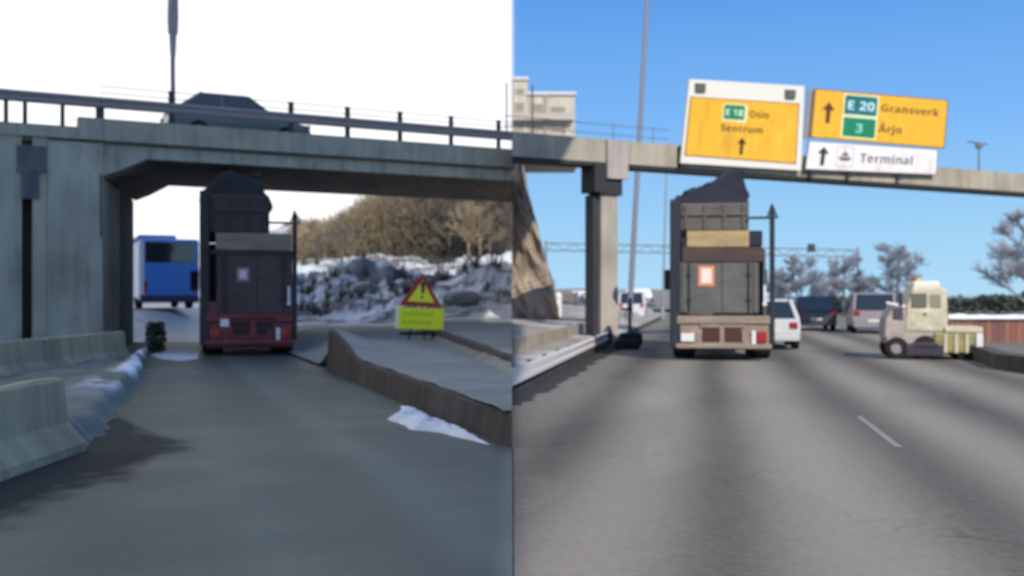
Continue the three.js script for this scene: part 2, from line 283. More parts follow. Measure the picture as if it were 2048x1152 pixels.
// ------------------------------------------------------------ the concrete bridge on the left
const BU = [.875, -.485], BN = [-.485, -.875], B0 = [-11.82, -30];
const BP = (t, w) => [B0[0] + BU[0] * t + BN[0] * w, B0[1] + BU[1] * t + BN[1] * w];
const bt = (px, w = 0) => { const k = (px - 1024) / F, o = BP(0, w); return (k * -o[1] - o[0]) / (BU[0] - k * .485); };   // where along the bridge a column of the picture lies
const BY = (px, py, w = 0) => { const p = BP(bt(px, w), w); return EYE + (HZ - py) * -p[1] / F; };
const TEND = 30;
{
  const br = thing('overpass_bridge', 'long grey concrete bridge with haunched girder carrying a road over the left road', 'bridge', [0, 0, 0]);
  br.userData.kind = 'structure';
  const cut = (x, y, z) => V(x, y, z);
  const strip = (t0, t1, w0, w1, y0, y1) => prism(clipX([BP(t0, w0), BP(t1, w0), BP(t1, w1), BP(t0, w1)], true), y0, y1);
  const WB = 7.3, tA = bt(205), tH = bt(292);
  const girderMap = (t, y, k) => { const w = k ? WB : .14; let tt = t + .287 * w; const p = BP(tt, w); if (p[0] > 0) { tt -= p[0] / BU[0]; const q = BP(tt, w); return V(0, y, q[1]); } return V(p[0], y, p[1]); };
  mesh('girder', skew([[tA - .4, 4.92], [tA, 4.92], [tA + .5, 5.12], [tH, 5.45], [TEND, 5.45], [TEND, 5.79], [tA - .4, 5.79]], girderMap), M.bridge, br);
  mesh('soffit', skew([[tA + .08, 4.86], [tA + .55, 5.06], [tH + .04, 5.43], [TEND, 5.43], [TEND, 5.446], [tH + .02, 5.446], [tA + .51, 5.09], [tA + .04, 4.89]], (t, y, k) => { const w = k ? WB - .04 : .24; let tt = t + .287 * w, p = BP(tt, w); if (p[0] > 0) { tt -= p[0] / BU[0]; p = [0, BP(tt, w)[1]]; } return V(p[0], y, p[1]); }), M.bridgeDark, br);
  mesh('deck', strip(-14, TEND, .3, WB - .1, 5.79, 6.25), M.bridge, br);
  const pt = bt(157);
  mesh('parapet', [strip(pt, TEND, -.02, .36, 5.88, 6.48)], M.bridge, br);
  mesh('parapet', [strip(pt, TEND, WB - .3, WB + .1, 5.85, 6.48)], M.bridge, br);
  mesh('parapet', [strip(-14, pt, .02, .36, 5.88, 6.19)], M.bridge, br);
  mesh('groove_shade', strip(bt(172), TEND, .1, .3, 5.79, 5.88), M.bridgeDark, br);  // dark strip painted as the shadow line below the parapet
  // abutment: pilaster, wing wall panels with a dark recessed joint between them, inner wall
  const t95 = bt(96), t65 = bt(66), t45 = bt(44);
  mesh('abutment', prism([BP(t95, .02), BP(tA, .02), BP(bt(265, WB), WB), BP(t95, WB)], 0, 5.79), M.bridge, br);
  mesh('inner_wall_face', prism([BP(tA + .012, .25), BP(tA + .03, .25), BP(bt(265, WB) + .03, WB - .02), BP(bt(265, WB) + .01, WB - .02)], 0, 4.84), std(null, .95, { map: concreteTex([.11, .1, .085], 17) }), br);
  mesh('wing_wall', [prism([BP(t65, .1), BP(t95, .1), BP(t95, 1.2), BP(t65, 1.2)], 0, 5.88)], M.bridge, br);
  mesh('wing_wall', [prism([BP(-14, .08), BP(t45, .08), BP(t45, 1.2), BP(-14, 1.2)], 0, 5.88)], M.bridge, br);
  mesh('joint_recess', [prism([BP(t45, .55), BP(t65, .55), BP(t65, .9), BP(t45, .9)], 0, 5.6)], M.kerbDark, br);
  mesh('drain_stain', [prism([BP(bt(34), .06), BP(bt(92), .06), BP(bt(88), .2), BP(bt(38), .2)], 4.9, 5.62), prism([BP(bt(42), .07), BP(bt(80), .07), BP(bt(78), .2), BP(bt(44), .2)], 4.2, 4.9)], std(null, .95, { map: concreteTex([.13, .135, .14], 18) }), br);
  mesh('wall_seam', prism([BP(tA - .06, 0), BP(tA - .02, 0), BP(tA - .02, .1), BP(tA - .06, .1)], 3.2, 4.95), M.kerbDark, br);
  // railing
  const rail = new THREE.Group(); rail.name = 'railing'; br.add(rail);
  const post = (px, y0, y1, r) => { const p = BP(bt(px, .18), .18); mesh('post', bx(p[0] - r, p[0] + r, y0, y1, p[1] - r, p[1] + r, .01), M.steelDark, rail); };
  for (const px of [343, 582, 695, 800, 902, 997]) post(px, 6.48, 7.43, .07);
  post(200, 6.48, 7.08, .09); for (const px of [12, 50, 125]) post(px, 6.19, 7.05, .045);
  // W-shaped guard band
  const wp = [[0, -.02], [.07, .04], [.01, .13], [.07, .22], [0, .29], [-.03, .29], [.03, .22], [-.03, .13], [.03, .04], [-.03, -.02]];
  const bandAt = (t, dy = 0) => wp.map(([w, y]) => { const p = BP(t, .08 - w); return V(Math.min(0, p[0]), 6.8 + y, p[1]); });
  const A = bandAt(-14), B = bandAt(13.6).map((v) => v), tr = [];
  for (let k = 0; k < wp.length; k++) { const l = (k + 1) % wp.length; tr.push([A[k], A[l], B[l]], [A[k], B[l], B[k]]); }
  for (let k = 1; k < wp.length - 1; k++) tr.push([B[0], B[k], B[k + 1]]);
  mesh('guard_band', soup(tr), std([.3, .26, .25], .6), rail);
  const wire = (t0, t1, y) => { const a = BP(t0, .18), b = BP(t1, .18); return bar([a[0], y, a[1]], [b[0], y, b[1]], .012, .012, 6); };
  mesh('wire', [wire(bt(200), 13.55, 7.4)], M.steel, rail); mesh('wire', [wire(bt(200), 13.55, 7.22)], M.steel, rail);
}

// ------------------------------------------------------------ vehicles
function wheel(parent, x, z, r, w, rimCol) {
  const g = new THREE.Group(); g.name = 'wheel'; g.position.set(x, r, z); parent.add(g);
  const pr = [[r * .55, -w / 2], [r * .9, -w / 2], [r, -w * .38], [r, w * .38], [r * .9, w / 2], [r * .55, w / 2]].map((q) => new THREE.Vector2(q[0], q[1]));
  const ty = new THREE.LatheGeometry(pr, 28); ty.rotateZ(Math.PI / 2); mesh('tyre', ty, M.rubber, g);
  const ri = new THREE.LatheGeometry([[0, -w * .3], [r * .2, -w * .34], [r * .45, -w * .2], [r * .57, -w * .4], [r * .57, w * .4], [r * .45, w * .2], [r * .2, w * .34], [0, w * .3]].map((q) => new THREE.Vector2(q[0], q[1])), 20); ri.rotateZ(Math.PI / 2);
  mesh('rim', ri, rimCol, g); return g;
}
const M2 = {
  redLamp: new THREE.MeshPhysicalMaterial({ color: lin(.35, .015, .012), roughness: .25, clearcoat: 1 }),
  plate: std([.75, .74, .7], .5), white: std([.75, .74, .72], .5), rim: std([.4, .4, .4], .4, { metalness: .7 }),
};
// a lorry with an open frame body, drawn from behind: rear face at z = 0, cab towards -z
function lorry(label, pos, turn, c, k) {
  const t = thing('lorry', label, 'lorry', pos, turn);
  const dirty = (b, s) => std(null, .8, { map: tex(256, 256, (u, v) => { const n = fbm(u * 6, v * 6, s, 5, 6), f = noise(u * 90, v * 30, s + 4), q = .7 + .6 * (n - .5) + .22 * (f - .5) + .3; return b.map((x) => x * q); }, .6, .6) });
  const mCh = dirty(c.chassis, 201), mTail = dirty(c.tail, 203), mBeam = dirty(c.beam, 205), mUp = dirty(c.upper, 207), mPost = dirty(c.post, 209), mLoad = dirty(c.load, 211), mBand = dirty(c.band, 213);
  // chassis with rails, cross member and underrun bar
  mesh('chassis', [bx(-.55, -.35, .62, .92, -8.6, -.1), bx(.35, .55, .62, .92, -8.6, -.1), bx(-1.08, 1.16, .9, 1.1, -6.4, .0, .03), bx(-1.06, 1.14, .38, .88, -.14, -.04, .02)], mCh, t);
  mesh('underrun_bar', [bx(-1.1, 1.2, .3, .42, -.1, .06, .03), bx(-.62, -.5, .4, .7, -.1, 0), bx(.5, .62, .4, .7, -.1, 0)], mCh, t);
  if (k.skirt) mesh('rear_skirt', [bx(-1.08, 1.16, 1.1, 1.44, -.12, -.02, .02), bx(-1.06, 1.14, k.skirt, .36, -.16, -.06, .02)], mCh, t);
  for (const x of k.sq) mesh('light_recess', [bx(x[0], x[1], x[2], x[3], -.06, -.02, .01)], std(c.sq, .7), t);
  mesh('lamp_frame', [bx(k.sq[0][0] - .06, k.sq[1][1] + .06, k.sq[0][3], k.sq[0][3] + .07, -.05, .0), bx(k.sq[0][0] - .06, k.sq[1][1] + .06, k.sq[0][2] - .07, k.sq[0][2], -.05, .0), bx(k.sq[0][1] + .02, k.sq[1][0] - .02, k.sq[0][2], k.sq[0][3], -.05, .0)], mCh, t);
  mesh('rear_lamp', bx(-.98, -.74, .5, .7, -.05, .03, .02), M2.redLamp, t); mesh('rear_lamp', bx(.84, 1.08, .46, .72, -.05, .03, .02), M2.redLamp, t);
  mesh('number_plate', bx(...k.plate, -.01, .035, .01), M2.plate, t);
  mesh('pale_lamp_panel', bx(.72, .82, .4, .74, -.03, .02, .01), M2.white, t);
  // open body: floor, sides, tailgate, beams
  mesh('tailgate', [bx(k.tail[0], k.tail[1], k.tail[2], k.tail[3], -.1, 0, .02), bx(k.tail[0] + .06, k.tail[0] + .12, k.tail[2] + .05, k.tail[3] - .05, 0, .03), bx(k.tail[1] - .12, k.tail[1] - .06, k.tail[2] + .05, k.tail[3] - .05, 0, .03)], mTail, t);
  mesh('side_panel', bx(-1.12, -1.06, 1.1, k.tail[3] + .3, -6.2, -.12, .01), mTail, t);
  mesh('side_panel', bx(1.0, 1.06, 1.1, k.tail[3] + .3, -6.2, -.12, .01), mTail, t);
  mesh('cross_band', [bx(k.band[0], k.band[1], k.band[2], k.band[3], -.2, .03, .02)], mBand, t);
  mesh('pale_beam', [bx(k.beam[0], k.beam[1], k.beam[2], k.beam[3], -.3, .02, .03)], mBeam, t);
  for (const x of [k.tail[0] + .22, k.tail[1] - .24]) { mesh('lock_rod', bar([x, k.tail[2] + .03, .03], [x, k.tail[3] - .03, .03], .018, .018, 8), mPost, t); for (const y of [.25, .75]) mesh('rod_guide', bx(x - .05, x + .05, mix(k.tail[2], k.tail[3], y) - .03, mix(k.tail[2], k.tail[3], y) + .03, 0, .045, .008), mPost, t); }
  mesh('door_seam', bx((k.tail[0] + k.tail[1]) / 2 + .06, (k.tail[0] + k.tail[1]) / 2 + .075, k.tail[2] + .02, k.tail[3] - .02, 0, .006), M.rubber, t);
  for (let i = 0; i < 4; i++) mesh('box_rib', bx(mix(k.up[0], k.up[1], .08 + i * .28) - .03, mix(k.up[0], k.up[1], .08 + i * .28) + .03, k.up[2] + .03, k.up[3] - .03, -.15, -.11, .01), mUp, t);
  if (k.side) mesh('dark_block', [bx(...k.side, -.5, -.02, .04)], mLoad, t);
  mesh('upper_box', [bx(k.up[0], k.up[1], k.up[2], k.up[3], -6.1, -.15, .04), bx(k.up[0] + .03, k.up[1] - .02, mix(k.up[2], k.up[3], .55), mix(k.up[2], k.up[3], .63), -.16, -.1)], mUp, t);
  // corner posts with braces
  mesh('corner_post', bx(-1.25, k.lp, .3, k.lpy, -.32, -.02, .03), mPost, t); mesh('corner_post', bx(-1.22, k.lp - .04, 1.1, k.lpy + .05, -6.2, -5.9, .03), mPost, t);
  mesh('corner_post', [bx(1.15, 1.27, .42, k.rpy, -.14, -.02, .02), bar([1.21, k.rpy - .02, -.08], [1.2, k.rpy + .1, -.08], .06, .01, 8), bar([1.09, k.rpy - .24, -.05], [1.21, k.rpy + .06, -.05], .018), bar([1.33, k.rpy - .24, -.05], [1.21, k.rpy + .06, -.05], .018), bx(1.07, 1.35, k.rpy - .27, k.rpy - .22, -.08, -.03)], mPost, t);
  mesh('cross_bar', [bx(k.up[1] - .02, 1.17, k.rpy - .28, k.rpy - .22, -.1, -.05, .01)], mPost, t);
  for (const x of k.hinge) mesh('latch', [bx(x, x + .06, 1.4, 1.85, -.02, .05, .01), bx(x - .02, x + .08, 1.35, 1.42, -.02, .06, .01)], M2.white, t);
  // square sticker: white paper with a coloured border
  const st = mesh('sticker', bx(...k.label, 0, .008), std(c.sticker, .7), t);
  mesh('sticker_centre', bx(k.label[0] + .07, k.label[1] - .07, k.label[2] + .07, k.label[3] - .07, .008, .012), std(c.stickerIn, .7), st);
  // the raised load with its ragged cover at the front
  const sh = new THREE.Shape(k.peak.flatMap((q, i) => { const n = k.peak[(i + 1) % k.peak.length]; return [0, .25, .5, .75].map((f) => new THREE.Vector2(mix(q[0], n[0], f), mix(q[1], n[1], f))); }));
  const lg = new THREE.ExtrudeGeometry(sh, { depth: k.peakZ[1] - k.peakZ[0], steps: 6, bevelEnabled: true, bevelSize: .04, bevelThickness: .04, bevelOffset: -.04, bevelSegments: 2 }); lg.translate(0, 0, k.peakZ[0]);
  const lp = lg.attributes.position; for (let i = 0; i < lp.count; i++) { const x = lp.getX(i), y = lp.getY(i), z = lp.getZ(i); if (y > k.peak[0][1] + .1) lp.setXYZ(i, x + .24 * (noise(x * 3 + 7, y * 4 + z * 2, 221) - .5), y + .3 * (noise(x * 5, z * 3, 222) - .6), z + .12 * (noise(x * 5, y * 5, 223) - .5)); }
  lg.computeVertexNormals(); mesh('raised_load', lg, mLoad, t);
  // cab
  mesh('cab', [bx(-1.22, 1.22, .7, 3.3, -8.9, -6.9, .12)], mPost, t);
  mesh('mirror', [bx(k.mir[0], k.mir[1], k.mir[2], k.mir[3], -8.75, -8.55, .04), bar([-1.2, k.mir[3] - .1, -8.6], [k.mir[0] + .1, k.mir[3] - .05, -8.65], .025)], M.steelDark, t);
  mesh('mirror', [bx(1.36, 1.6, k.mir[2], k.mir[3], -8.75, -8.55, .04), bar([1.2, k.mir[3] - .1, -8.6], [1.5, k.mir[3] - .05, -8.65], .025)], M.steelDark, t);
  mesh('fuel_tank', bx(-1.2, -.7, .45, .9, -6.6, -5.3, .1), M.steelDark, t);
  mesh('mudflap', bx(-1.12, -.6, .2, .75, -.8, -.77), M.rubber, t); mesh('mudflap', bx(.64, 1.16, .2, .75, -.8, -.77), M.rubber, t);
  for (const z of [-1.4, -2.75, -7.9]) for (const x of [-.92, .96]) wheel(t, x, z, .5, z < -7 ? .3 : .56, M2.rim);
  return t;
}
{ // left lorry, half under the bridge
  const c = G(497, 712);
  lorry('dark red lorry with raised load wedged under the concrete bridge', [c.x, 0, c.z], 15.2 * Math.PI / 180,
    { chassis: [.2, .045, .048], tail: [.085, .055, .052], beam: [.24, .2, .15], upper: [.06, .045, .042], post: [.04, .034, .034], load: [.035, .033, .033], band: [.05, .03, .03], sq: [.035, .012, .012], sticker: [.4, .2, .22], stickerIn: [.7, .62, .66] },
    { skirt: .22, sq: [[-.4, .02, .55, .95], [.22, .62, .55, .95]], plate: [-.72, -.5, .78, .98], tail: [-.82, 1.14, 1.15, 2.7], band: [-.95, 1.15, 2.68, 2.8], beam: [-.84, 1.12, 2.8, 3.26], up: [-1.08, .55, 3.27, 4.28], lp: -1.0, lpy: 4.36, rpy: 3.8, label: [-.3, .02, 1.98, 2.34],
      hinge: [1.02], side: null, peak: [[-1.0, 4.1], [.75, 4.1], [.5, 4.75], [.44, 5.12], [-.72, 5.12], [-1.15, 4.62], [-1.25, 4.45]], peakZ: [-5.9, -2.2], mir: [-1.65, -1.38, 1.8, 2.45] });
}
{ // right lorry, arriving below the sign gantry
  const c = G(1443, 722);
  lorry('grey and beige lorry with a torn dark load touching the sign gantry', [c.x, 0, c.z], -9.7 * Math.PI / 180,
    { chassis: [.3, .23, .18], tail: [.115, .115, .11], beam: [.42, .3, .15], upper: [.12, .11, .1], post: [.022, .027, .04], load: [.02, .022, .04], band: [.075, .05, .045], sq: [.07, .02, .015], sticker: [.75, .25, .13], stickerIn: [.85, .72, .66] },
    { sq: [[-.46, -.06, .45, .82], [.08, .48, .45, .82]], plate: [-.98, -.65, .47, .68], tail: [-1.0, .89, 1.17, 2.42], band: [-.95, 1.0, 2.42, 2.78], beam: [-.84, .66, 2.78, 3.18], up: [-1.0, .66, 3.19, 3.87], lp: -.99, lpy: 3.9, rpy: 3.74, label: [-.56, -.17, 1.83, 2.33],
      hinge: [1.0], side: [.6, .98, 2.8, 3.18], peak: [[-1.25, 4.3], [.95, 4.3], [.88, 4.62], [.8, 5.0], [.7, 5.42], [.36, 5.44], [-.1, 5.16], [-.5, 5.0], [-1.0, 4.78], [-1.42, 4.58]], peakZ: [-8.1, -6.8], mir: [-1.66, -1.37, 1.8, 2.45] });
}
// passenger car: z = 0 is the middle, front towards -z
function car(name, label, cat, pos, turn, col, o = {}) {
  const L = o.L ?? 4.4, w = o.w ?? 1.78, h = o.h ?? 1.45, van = o.van, t = thing(name, label, cat, pos, turn);
  const paint = new THREE.MeshPhysicalMaterial({ color: lin(...col), roughness: .35, clearcoat: .6, clearcoatRoughness: .15 });
  const b = h * .6, f = -L / 2, r = L / 2;
  mesh('body', [extrudeSide([[f + .05, .28], [f, .5], [f + .1, b - .22], [f + .9, b - .06], [f + 1.3, b], [r - .25, b + .02], [r - .04, b - .08], [r, .5], [r - .08, .28]], w, .06)], paint, t);
  // greenhouse: four pillars, roof and panes
  const y0 = b - .03, y1 = h, zf0 = f + (van ? .75 : 1.15), zf1 = f + (van ? 1.25 : 1.95), zr1 = r - (van ? .2 : o.estate ? .95 : .85), zr0 = r - (van ? .08 : o.estate ? .12 : .3), wi = w / 2 - .06, wt = w / 2 - (van ? .12 : .24);
  const roofPts = [[-wt, zf1], [wt, zf1], [wt, zr1], [-wt, zr1]];
  mesh('roof', prism(roofPts.map(([x, z]) => [x * 1.02, z + (z < 0 ? -.05 : .05)]), y1 - .07, y1, roofPts.map(([x, z]) => [x * .9, z * .94])), paint, t);
  const pil = (a, bq, r0 = .045) => bar(a, bq, r0, r0 * .9, 6);
  const pl = []; for (const s of [-1, 1]) { pl.push(pil([s * wi, y0, zf0], [s * wt, y1 - .04, zf1]), pil([s * wi, y0, zr0], [s * wt, y1 - .04, zr1], .08)); const zm = (zf1 + zr1) / 2 + .1; pl.push(pil([s * wi, y0, zm], [s * wt, y1 - .04, zm], .05)); }
  for (const g of pl) mesh('pillar', g, paint, t);
  const pane = (name, q) => mesh(name, soup([[q[0], q[1], q[2]], [q[0], q[2], q[3]]]), M.glass, t);
  pane('windscreen', [V(-wi, y0, zf0), V(wi, y0, zf0), V(wt, y1 - .05, zf1), V(-wt, y1 - .05, zf1)]);
  pane('rear_window', [V(wi, y0, zr0), V(-wi, y0, zr0), V(-wt, y1 - .05, zr1), V(wt, y1 - .05, zr1)]);
  for (const s of [-1, 1]) pane('side_window', [V(s * wi, y0, zf0), V(s * wi, y0, zr0), V(s * wt, y1 - .05, zr1), V(s * wt, y1 - .05, zf1)]);
  for (const s of [-1, 1]) {
    mesh('tail_light', bx(s * (w / 2 - .2) - .12, s * (w / 2 - .2) + .12, b - .28, b - .08, r - .08, r + .015, .03), M2.redLamp, t);
    mesh('headlight', bx(s * (w / 2 - .25) - .16, s * (w / 2 - .25) + .16, b - .32, b - .18, f - .01, f + .12, .03), M2.plate, t);
    mesh('mirror', bx(s * (w / 2 + .08) - .08, s * (w / 2 + .08) + .08, b + .02, b + .15, zf0 + .25, zf0 + .33, .03), paint, t);
  }
  mesh('bumper', bx(-w / 2 + .06, w / 2 - .06, .26, .46, r - .1, r + .04, .04), paint, t); mesh('bumper', bx(-w / 2 + .06, w / 2 - .06, .26, .44, f - .04, f + .1, .04), paint, t);
  mesh('number_plate', bx(-.25, .25, .5, .61, r - .01, r + .02), M2.plate, t);
  for (const z of [f + .8, r - .8]) for (const s of [-1, 1]) wheel(t, s * (w / 2 - .1), z, .32, .22, M2.rim);
  return t;
}
{ const p = BP(bt(472, 2.3), 2.3); car('car', 'dark car driving across the top of the concrete bridge', 'car', [p[0], 6.25, p[1]], Math.PI / 2 + Math.atan2(.485, .875) + Math.PI, [.13, .16, .16], { L: 4.3, h: 1.52, estate: true }); }
{ const p = G(1566, 700); car('car', 'white car on the motorway just right of the beige lorry', 'car', [p.x, 0, p.z - 2.2], -9.7 * Math.PI / 180, [.62, .62, .63], { h: 1.5, w: 1.75 }); }
{ const p = G(1650, 662); car('car', 'dark car on the motorway between white car and cream road truck', 'car', [p.x, 0, p.z - 2.3], -9.7 * Math.PI / 180, [.05, .053, .06], { h: 1.62, w: 1.85, L: 4.6, van: true }); }
{ const p = G(1776, 668); car('van', 'pinkish grey van partly hidden behind the cream road truck', 'van', [p.x, 0, p.z - 2.3], -14 * Math.PI / 180, [.3, .26, .27], { h: 1.75, w: 1.8, L: 4.6, van: true }); }
{ // blue bus beyond the bridge
  const d = 47, c = P(340, 618, d), t = thing('bus', 'blue bus with dark rear window on the side road beyond the bridge', 'bus', [c.x, c.y, c.z], 23 * Math.PI / 180);
  const blue = new THREE.MeshPhysicalMaterial({ color: lin(.045, .2, .6), roughness: .35, clearcoat: .5 }), wh = std([.6, .64, .72], .5);
  mesh('body', bx(-1.22, 1.22, .35, 3.0, -10.5, 0, .14), blue, t);
  mesh('roof_pod', bx(-1.25, .35, 3.0, 3.2, -10.2, -.8, .08), std([.2, .3, .6], .5), t);
  mesh('rear_window', bx(-1.02, 1.02, 1.98, 2.86, -.03, .02, .04), M.glass, t);
  mesh('rear_panel', bx(-1.08, 1.08, .6, 1.9, -.02, .015, .05), blue, t);
  mesh('side_panel', bx(-1.26, -1.2, .5, 2.9, -10.3, -.1, .02), wh, t);
  mesh('corner_strip', bx(-1.24, -1.05, .6, 2.86, -.15, .024, .02), wh, t);
  for (const z of [-1.4, -3.2, -5, -6.8, -8.6]) mesh('side_window', bx(1.2, 1.235, 1.7, 2.7, z - .75, z + .75, .01), M.glass, t);
  mesh('bumper', bx(-1.2, 1.2, .28, .58, -.2, .06, .05), std([.02, .03, .08], .6), t);
  for (const s of [-1, 1]) { mesh('rear_lamp', bx(s * 1.0 - .07, s * 1.0 + .07, .7, 1.2, 0, .035, .02), M2.redLamp, t); for (const z of [-2.6, -8.6]) wheel(t, s * 1.08, z, .48, .3, M2.rim); }
}

// ------------------------------------------------------------ yellow warning sign on the left
{
  const d = 29, s = d / F, c = P(838, 662, d), t = thing('warning_sign', 'yellow triangle warning sign with exclamation mark above a bright yellow text plate', 'sign', [c.x, 0.62, c.z], -6 * Math.PI / 180);
  const Y = (py) => EYE + (HZ - py) * s - .62, X = (px) => (px - 838) * s;
  const fluo = std([.78, .82, .01], .6), red = std([.36, .035, .015], .6), yel = std([.85, .78, .04], .6), ink = std([.03, .03, .02], .7);
  const tri = (a, b, cc, z0, z1, r) => { const S = new THREE.Shape([new THREE.Vector2(...a), new THREE.Vector2(...b), new THREE.Vector2(...cc)]); const g = new THREE.ExtrudeGeometry(S, { depth: z1 - z0, bevelEnabled: true, bevelSize: r, bevelThickness: .004, bevelSegments: 3 }); return g.translate(0, 0, z0); };
  mesh('triangle_border', tri([X(800), Y(609)], [X(882), Y(613)], [X(845), Y(550)], 0, .02, .03), red, t);
  mesh('triangle_face', tri([X(816), Y(602)], [X(869), Y(605)], [X(846), Y(562)], .024, .03, .01), yel, t);
  const ex = new THREE.Shape([[842, 564], [851, 564], [849, 587], [844, 587]].map(([x, y]) => new THREE.Vector2(X(x), Y(y))));
  mesh('exclamation_mark', [new THREE.ExtrudeGeometry(ex, { depth: .004, bevelEnabled: false }).translate(0, 0, .036), new THREE.CylinderGeometry(.035, .035, .004, 16).rotateX(Math.PI / 2).translate(X(845), Y(594.5), .038)], ink, t);
  const pl = mesh('text_plate', bx(X(789), X(887), Y(659), Y(616), 0, .03, .012), fluo, t); pl.rotation.z = -.035;
  mesh('plate_edge', [bx(X(789), X(797), Y(657), Y(617), .03, .034)], std([.75, .8, .5], .6), pl);
  const olive = std([.36, .45, .01], .7);
  for (const [py, x0, x1] of [[628, 806, 868], [645, 804, 862]]) { let x = x0, i = 0; while (x < x1) { const w = [5, 4, 6, 3, 5, 4][i % 6]; mesh('letter', [bx(X(x), X(x + w * .45), Y(py + 3.4), Y(py - 3.4), .03, .033), bx(X(x), X(x + w), Y(py + (i % 2 ? 3.4 : -1)), Y(py + (i % 2 ? 1.8 : -3.2)), .03, .0331)], olive, pl); x += w + 2; i++; } }
  mesh('post', [bar([X(815), -.3, -.04], [X(830), Y(606), -.04], .03), bar([X(868), -.3, -.04], [X(855), Y(606), -.04], .03), bar([X(842), -.2, -.5], [X(842), Y(590), -.05], .025)], M.steelDark, t);
  mesh('foot', [bx(X(800), X(880), -.06, .02, -.25, .12, .02)], M.rubber, t);
}
{ // thin mast with a furled banner behind the bridge rail
  const q0 = BP(bt(347, 6.6), 6.6), d = -q0[1], a = P(347, 300, d), b = P(344, -60, d), s = d / F, t = thing('flagpole', 'tall thin pole with a furled pale banner rising behind the bridge rail', 'flagpole', [a.x, 6.25, a.z]);
  mesh('pole', bar([0, 0, 0], [b.x - a.x, b.y - 6.25, 0], .085, .07, 12), std([.24, .21, .19], .6), t);
  const pr = [], y = (py) => P(0, py, d).y - 6.25; for (const [py, w] of [[118, 5], [100, 7], [84, 8], [70, 9], [64, 13], [40, 14], [10, 12], [-40, 10]]) pr.push(new THREE.Vector2(w * s * .82, y(py)));
  const g = new THREE.LatheGeometry([new THREE.Vector2(.01, y(121)), ...pr, new THREE.Vector2(.01, y(-44))], 20), p = g.attributes.position;
  for (let i = 0; i < p.count; i++) { const an = Math.atan2(p.getZ(i), p.getX(i)), k = 1 + .16 * Math.sin(an * 4 + p.getY(i) * 1.3); p.setXYZ(i, p.getX(i) * k - .02, p.getY(i), p.getZ(i) * k); }
  g.computeVertexNormals(); mesh('banner', g, std([.36, .33, .34], .9), t);
}
// ------------------------------------------------------------ trees
function bareTree(name, label, pos, h, spread, col, group, dens = 1, lean = 0, rmin = 0) {
  const t = thing(name, label, 'tree', pos, rr(0, 6)); if (group) t.userData.group = group;
  const trunk = [], tw = [], m = std(col, .95), m2 = std(col.map((v) => v * 1.25), .95);
  trunk.push(bar([0, -.3, 0], [lean * h * .2, h * .45, 0], h * .022, h * .014, 7), bar([lean * h * .2, h * .45, 0], [lean * h * .3, h * .8, 0], h * .014, h * .006, 6));
  const rec = (a, dir, L, r, depth) => {
    const e = a.clone().addScaledVector(dir, L); (depth > 2 ? trunk : tw).push(bar(a.toArray(), e.toArray(), Math.max(r, rmin), Math.max(r * .6, rmin * .7), depth > 2 ? 5 : 3));
    if (!depth) return; const n = depth > 1 ? 4 : 5;
    for (let i = 0; i < n * dens; i++) { const q = a.clone().addScaledVector(dir, L * rr(.35, 1)), d2 = dir.clone().add(V(rr(-1, 1), rr(-.45, .75), rr(-1, 1)).multiplyScalar(.8)).normalize(); rec(q, d2, L * rr(.5, .72), r * .55, depth - 1); }
  };
  const n = Math.round(9 * Math.sqrt(dens));
  for (let i = 0; i < n; i++) { const k = i / n, y = h * mix(.14, .72, k), an = i * 2.4 + rr(0, .6); rec(V(lean * h * .3 * (y / h), y, 0), V(Math.cos(an) * spread, rr(.5, 1), Math.sin(an) * spread).normalize(), h * mix(.26, .16, k), h * .008, 3); }
  mesh('trunk', trunk, m, t); mesh('crown', tw, m2, t); return t;
}
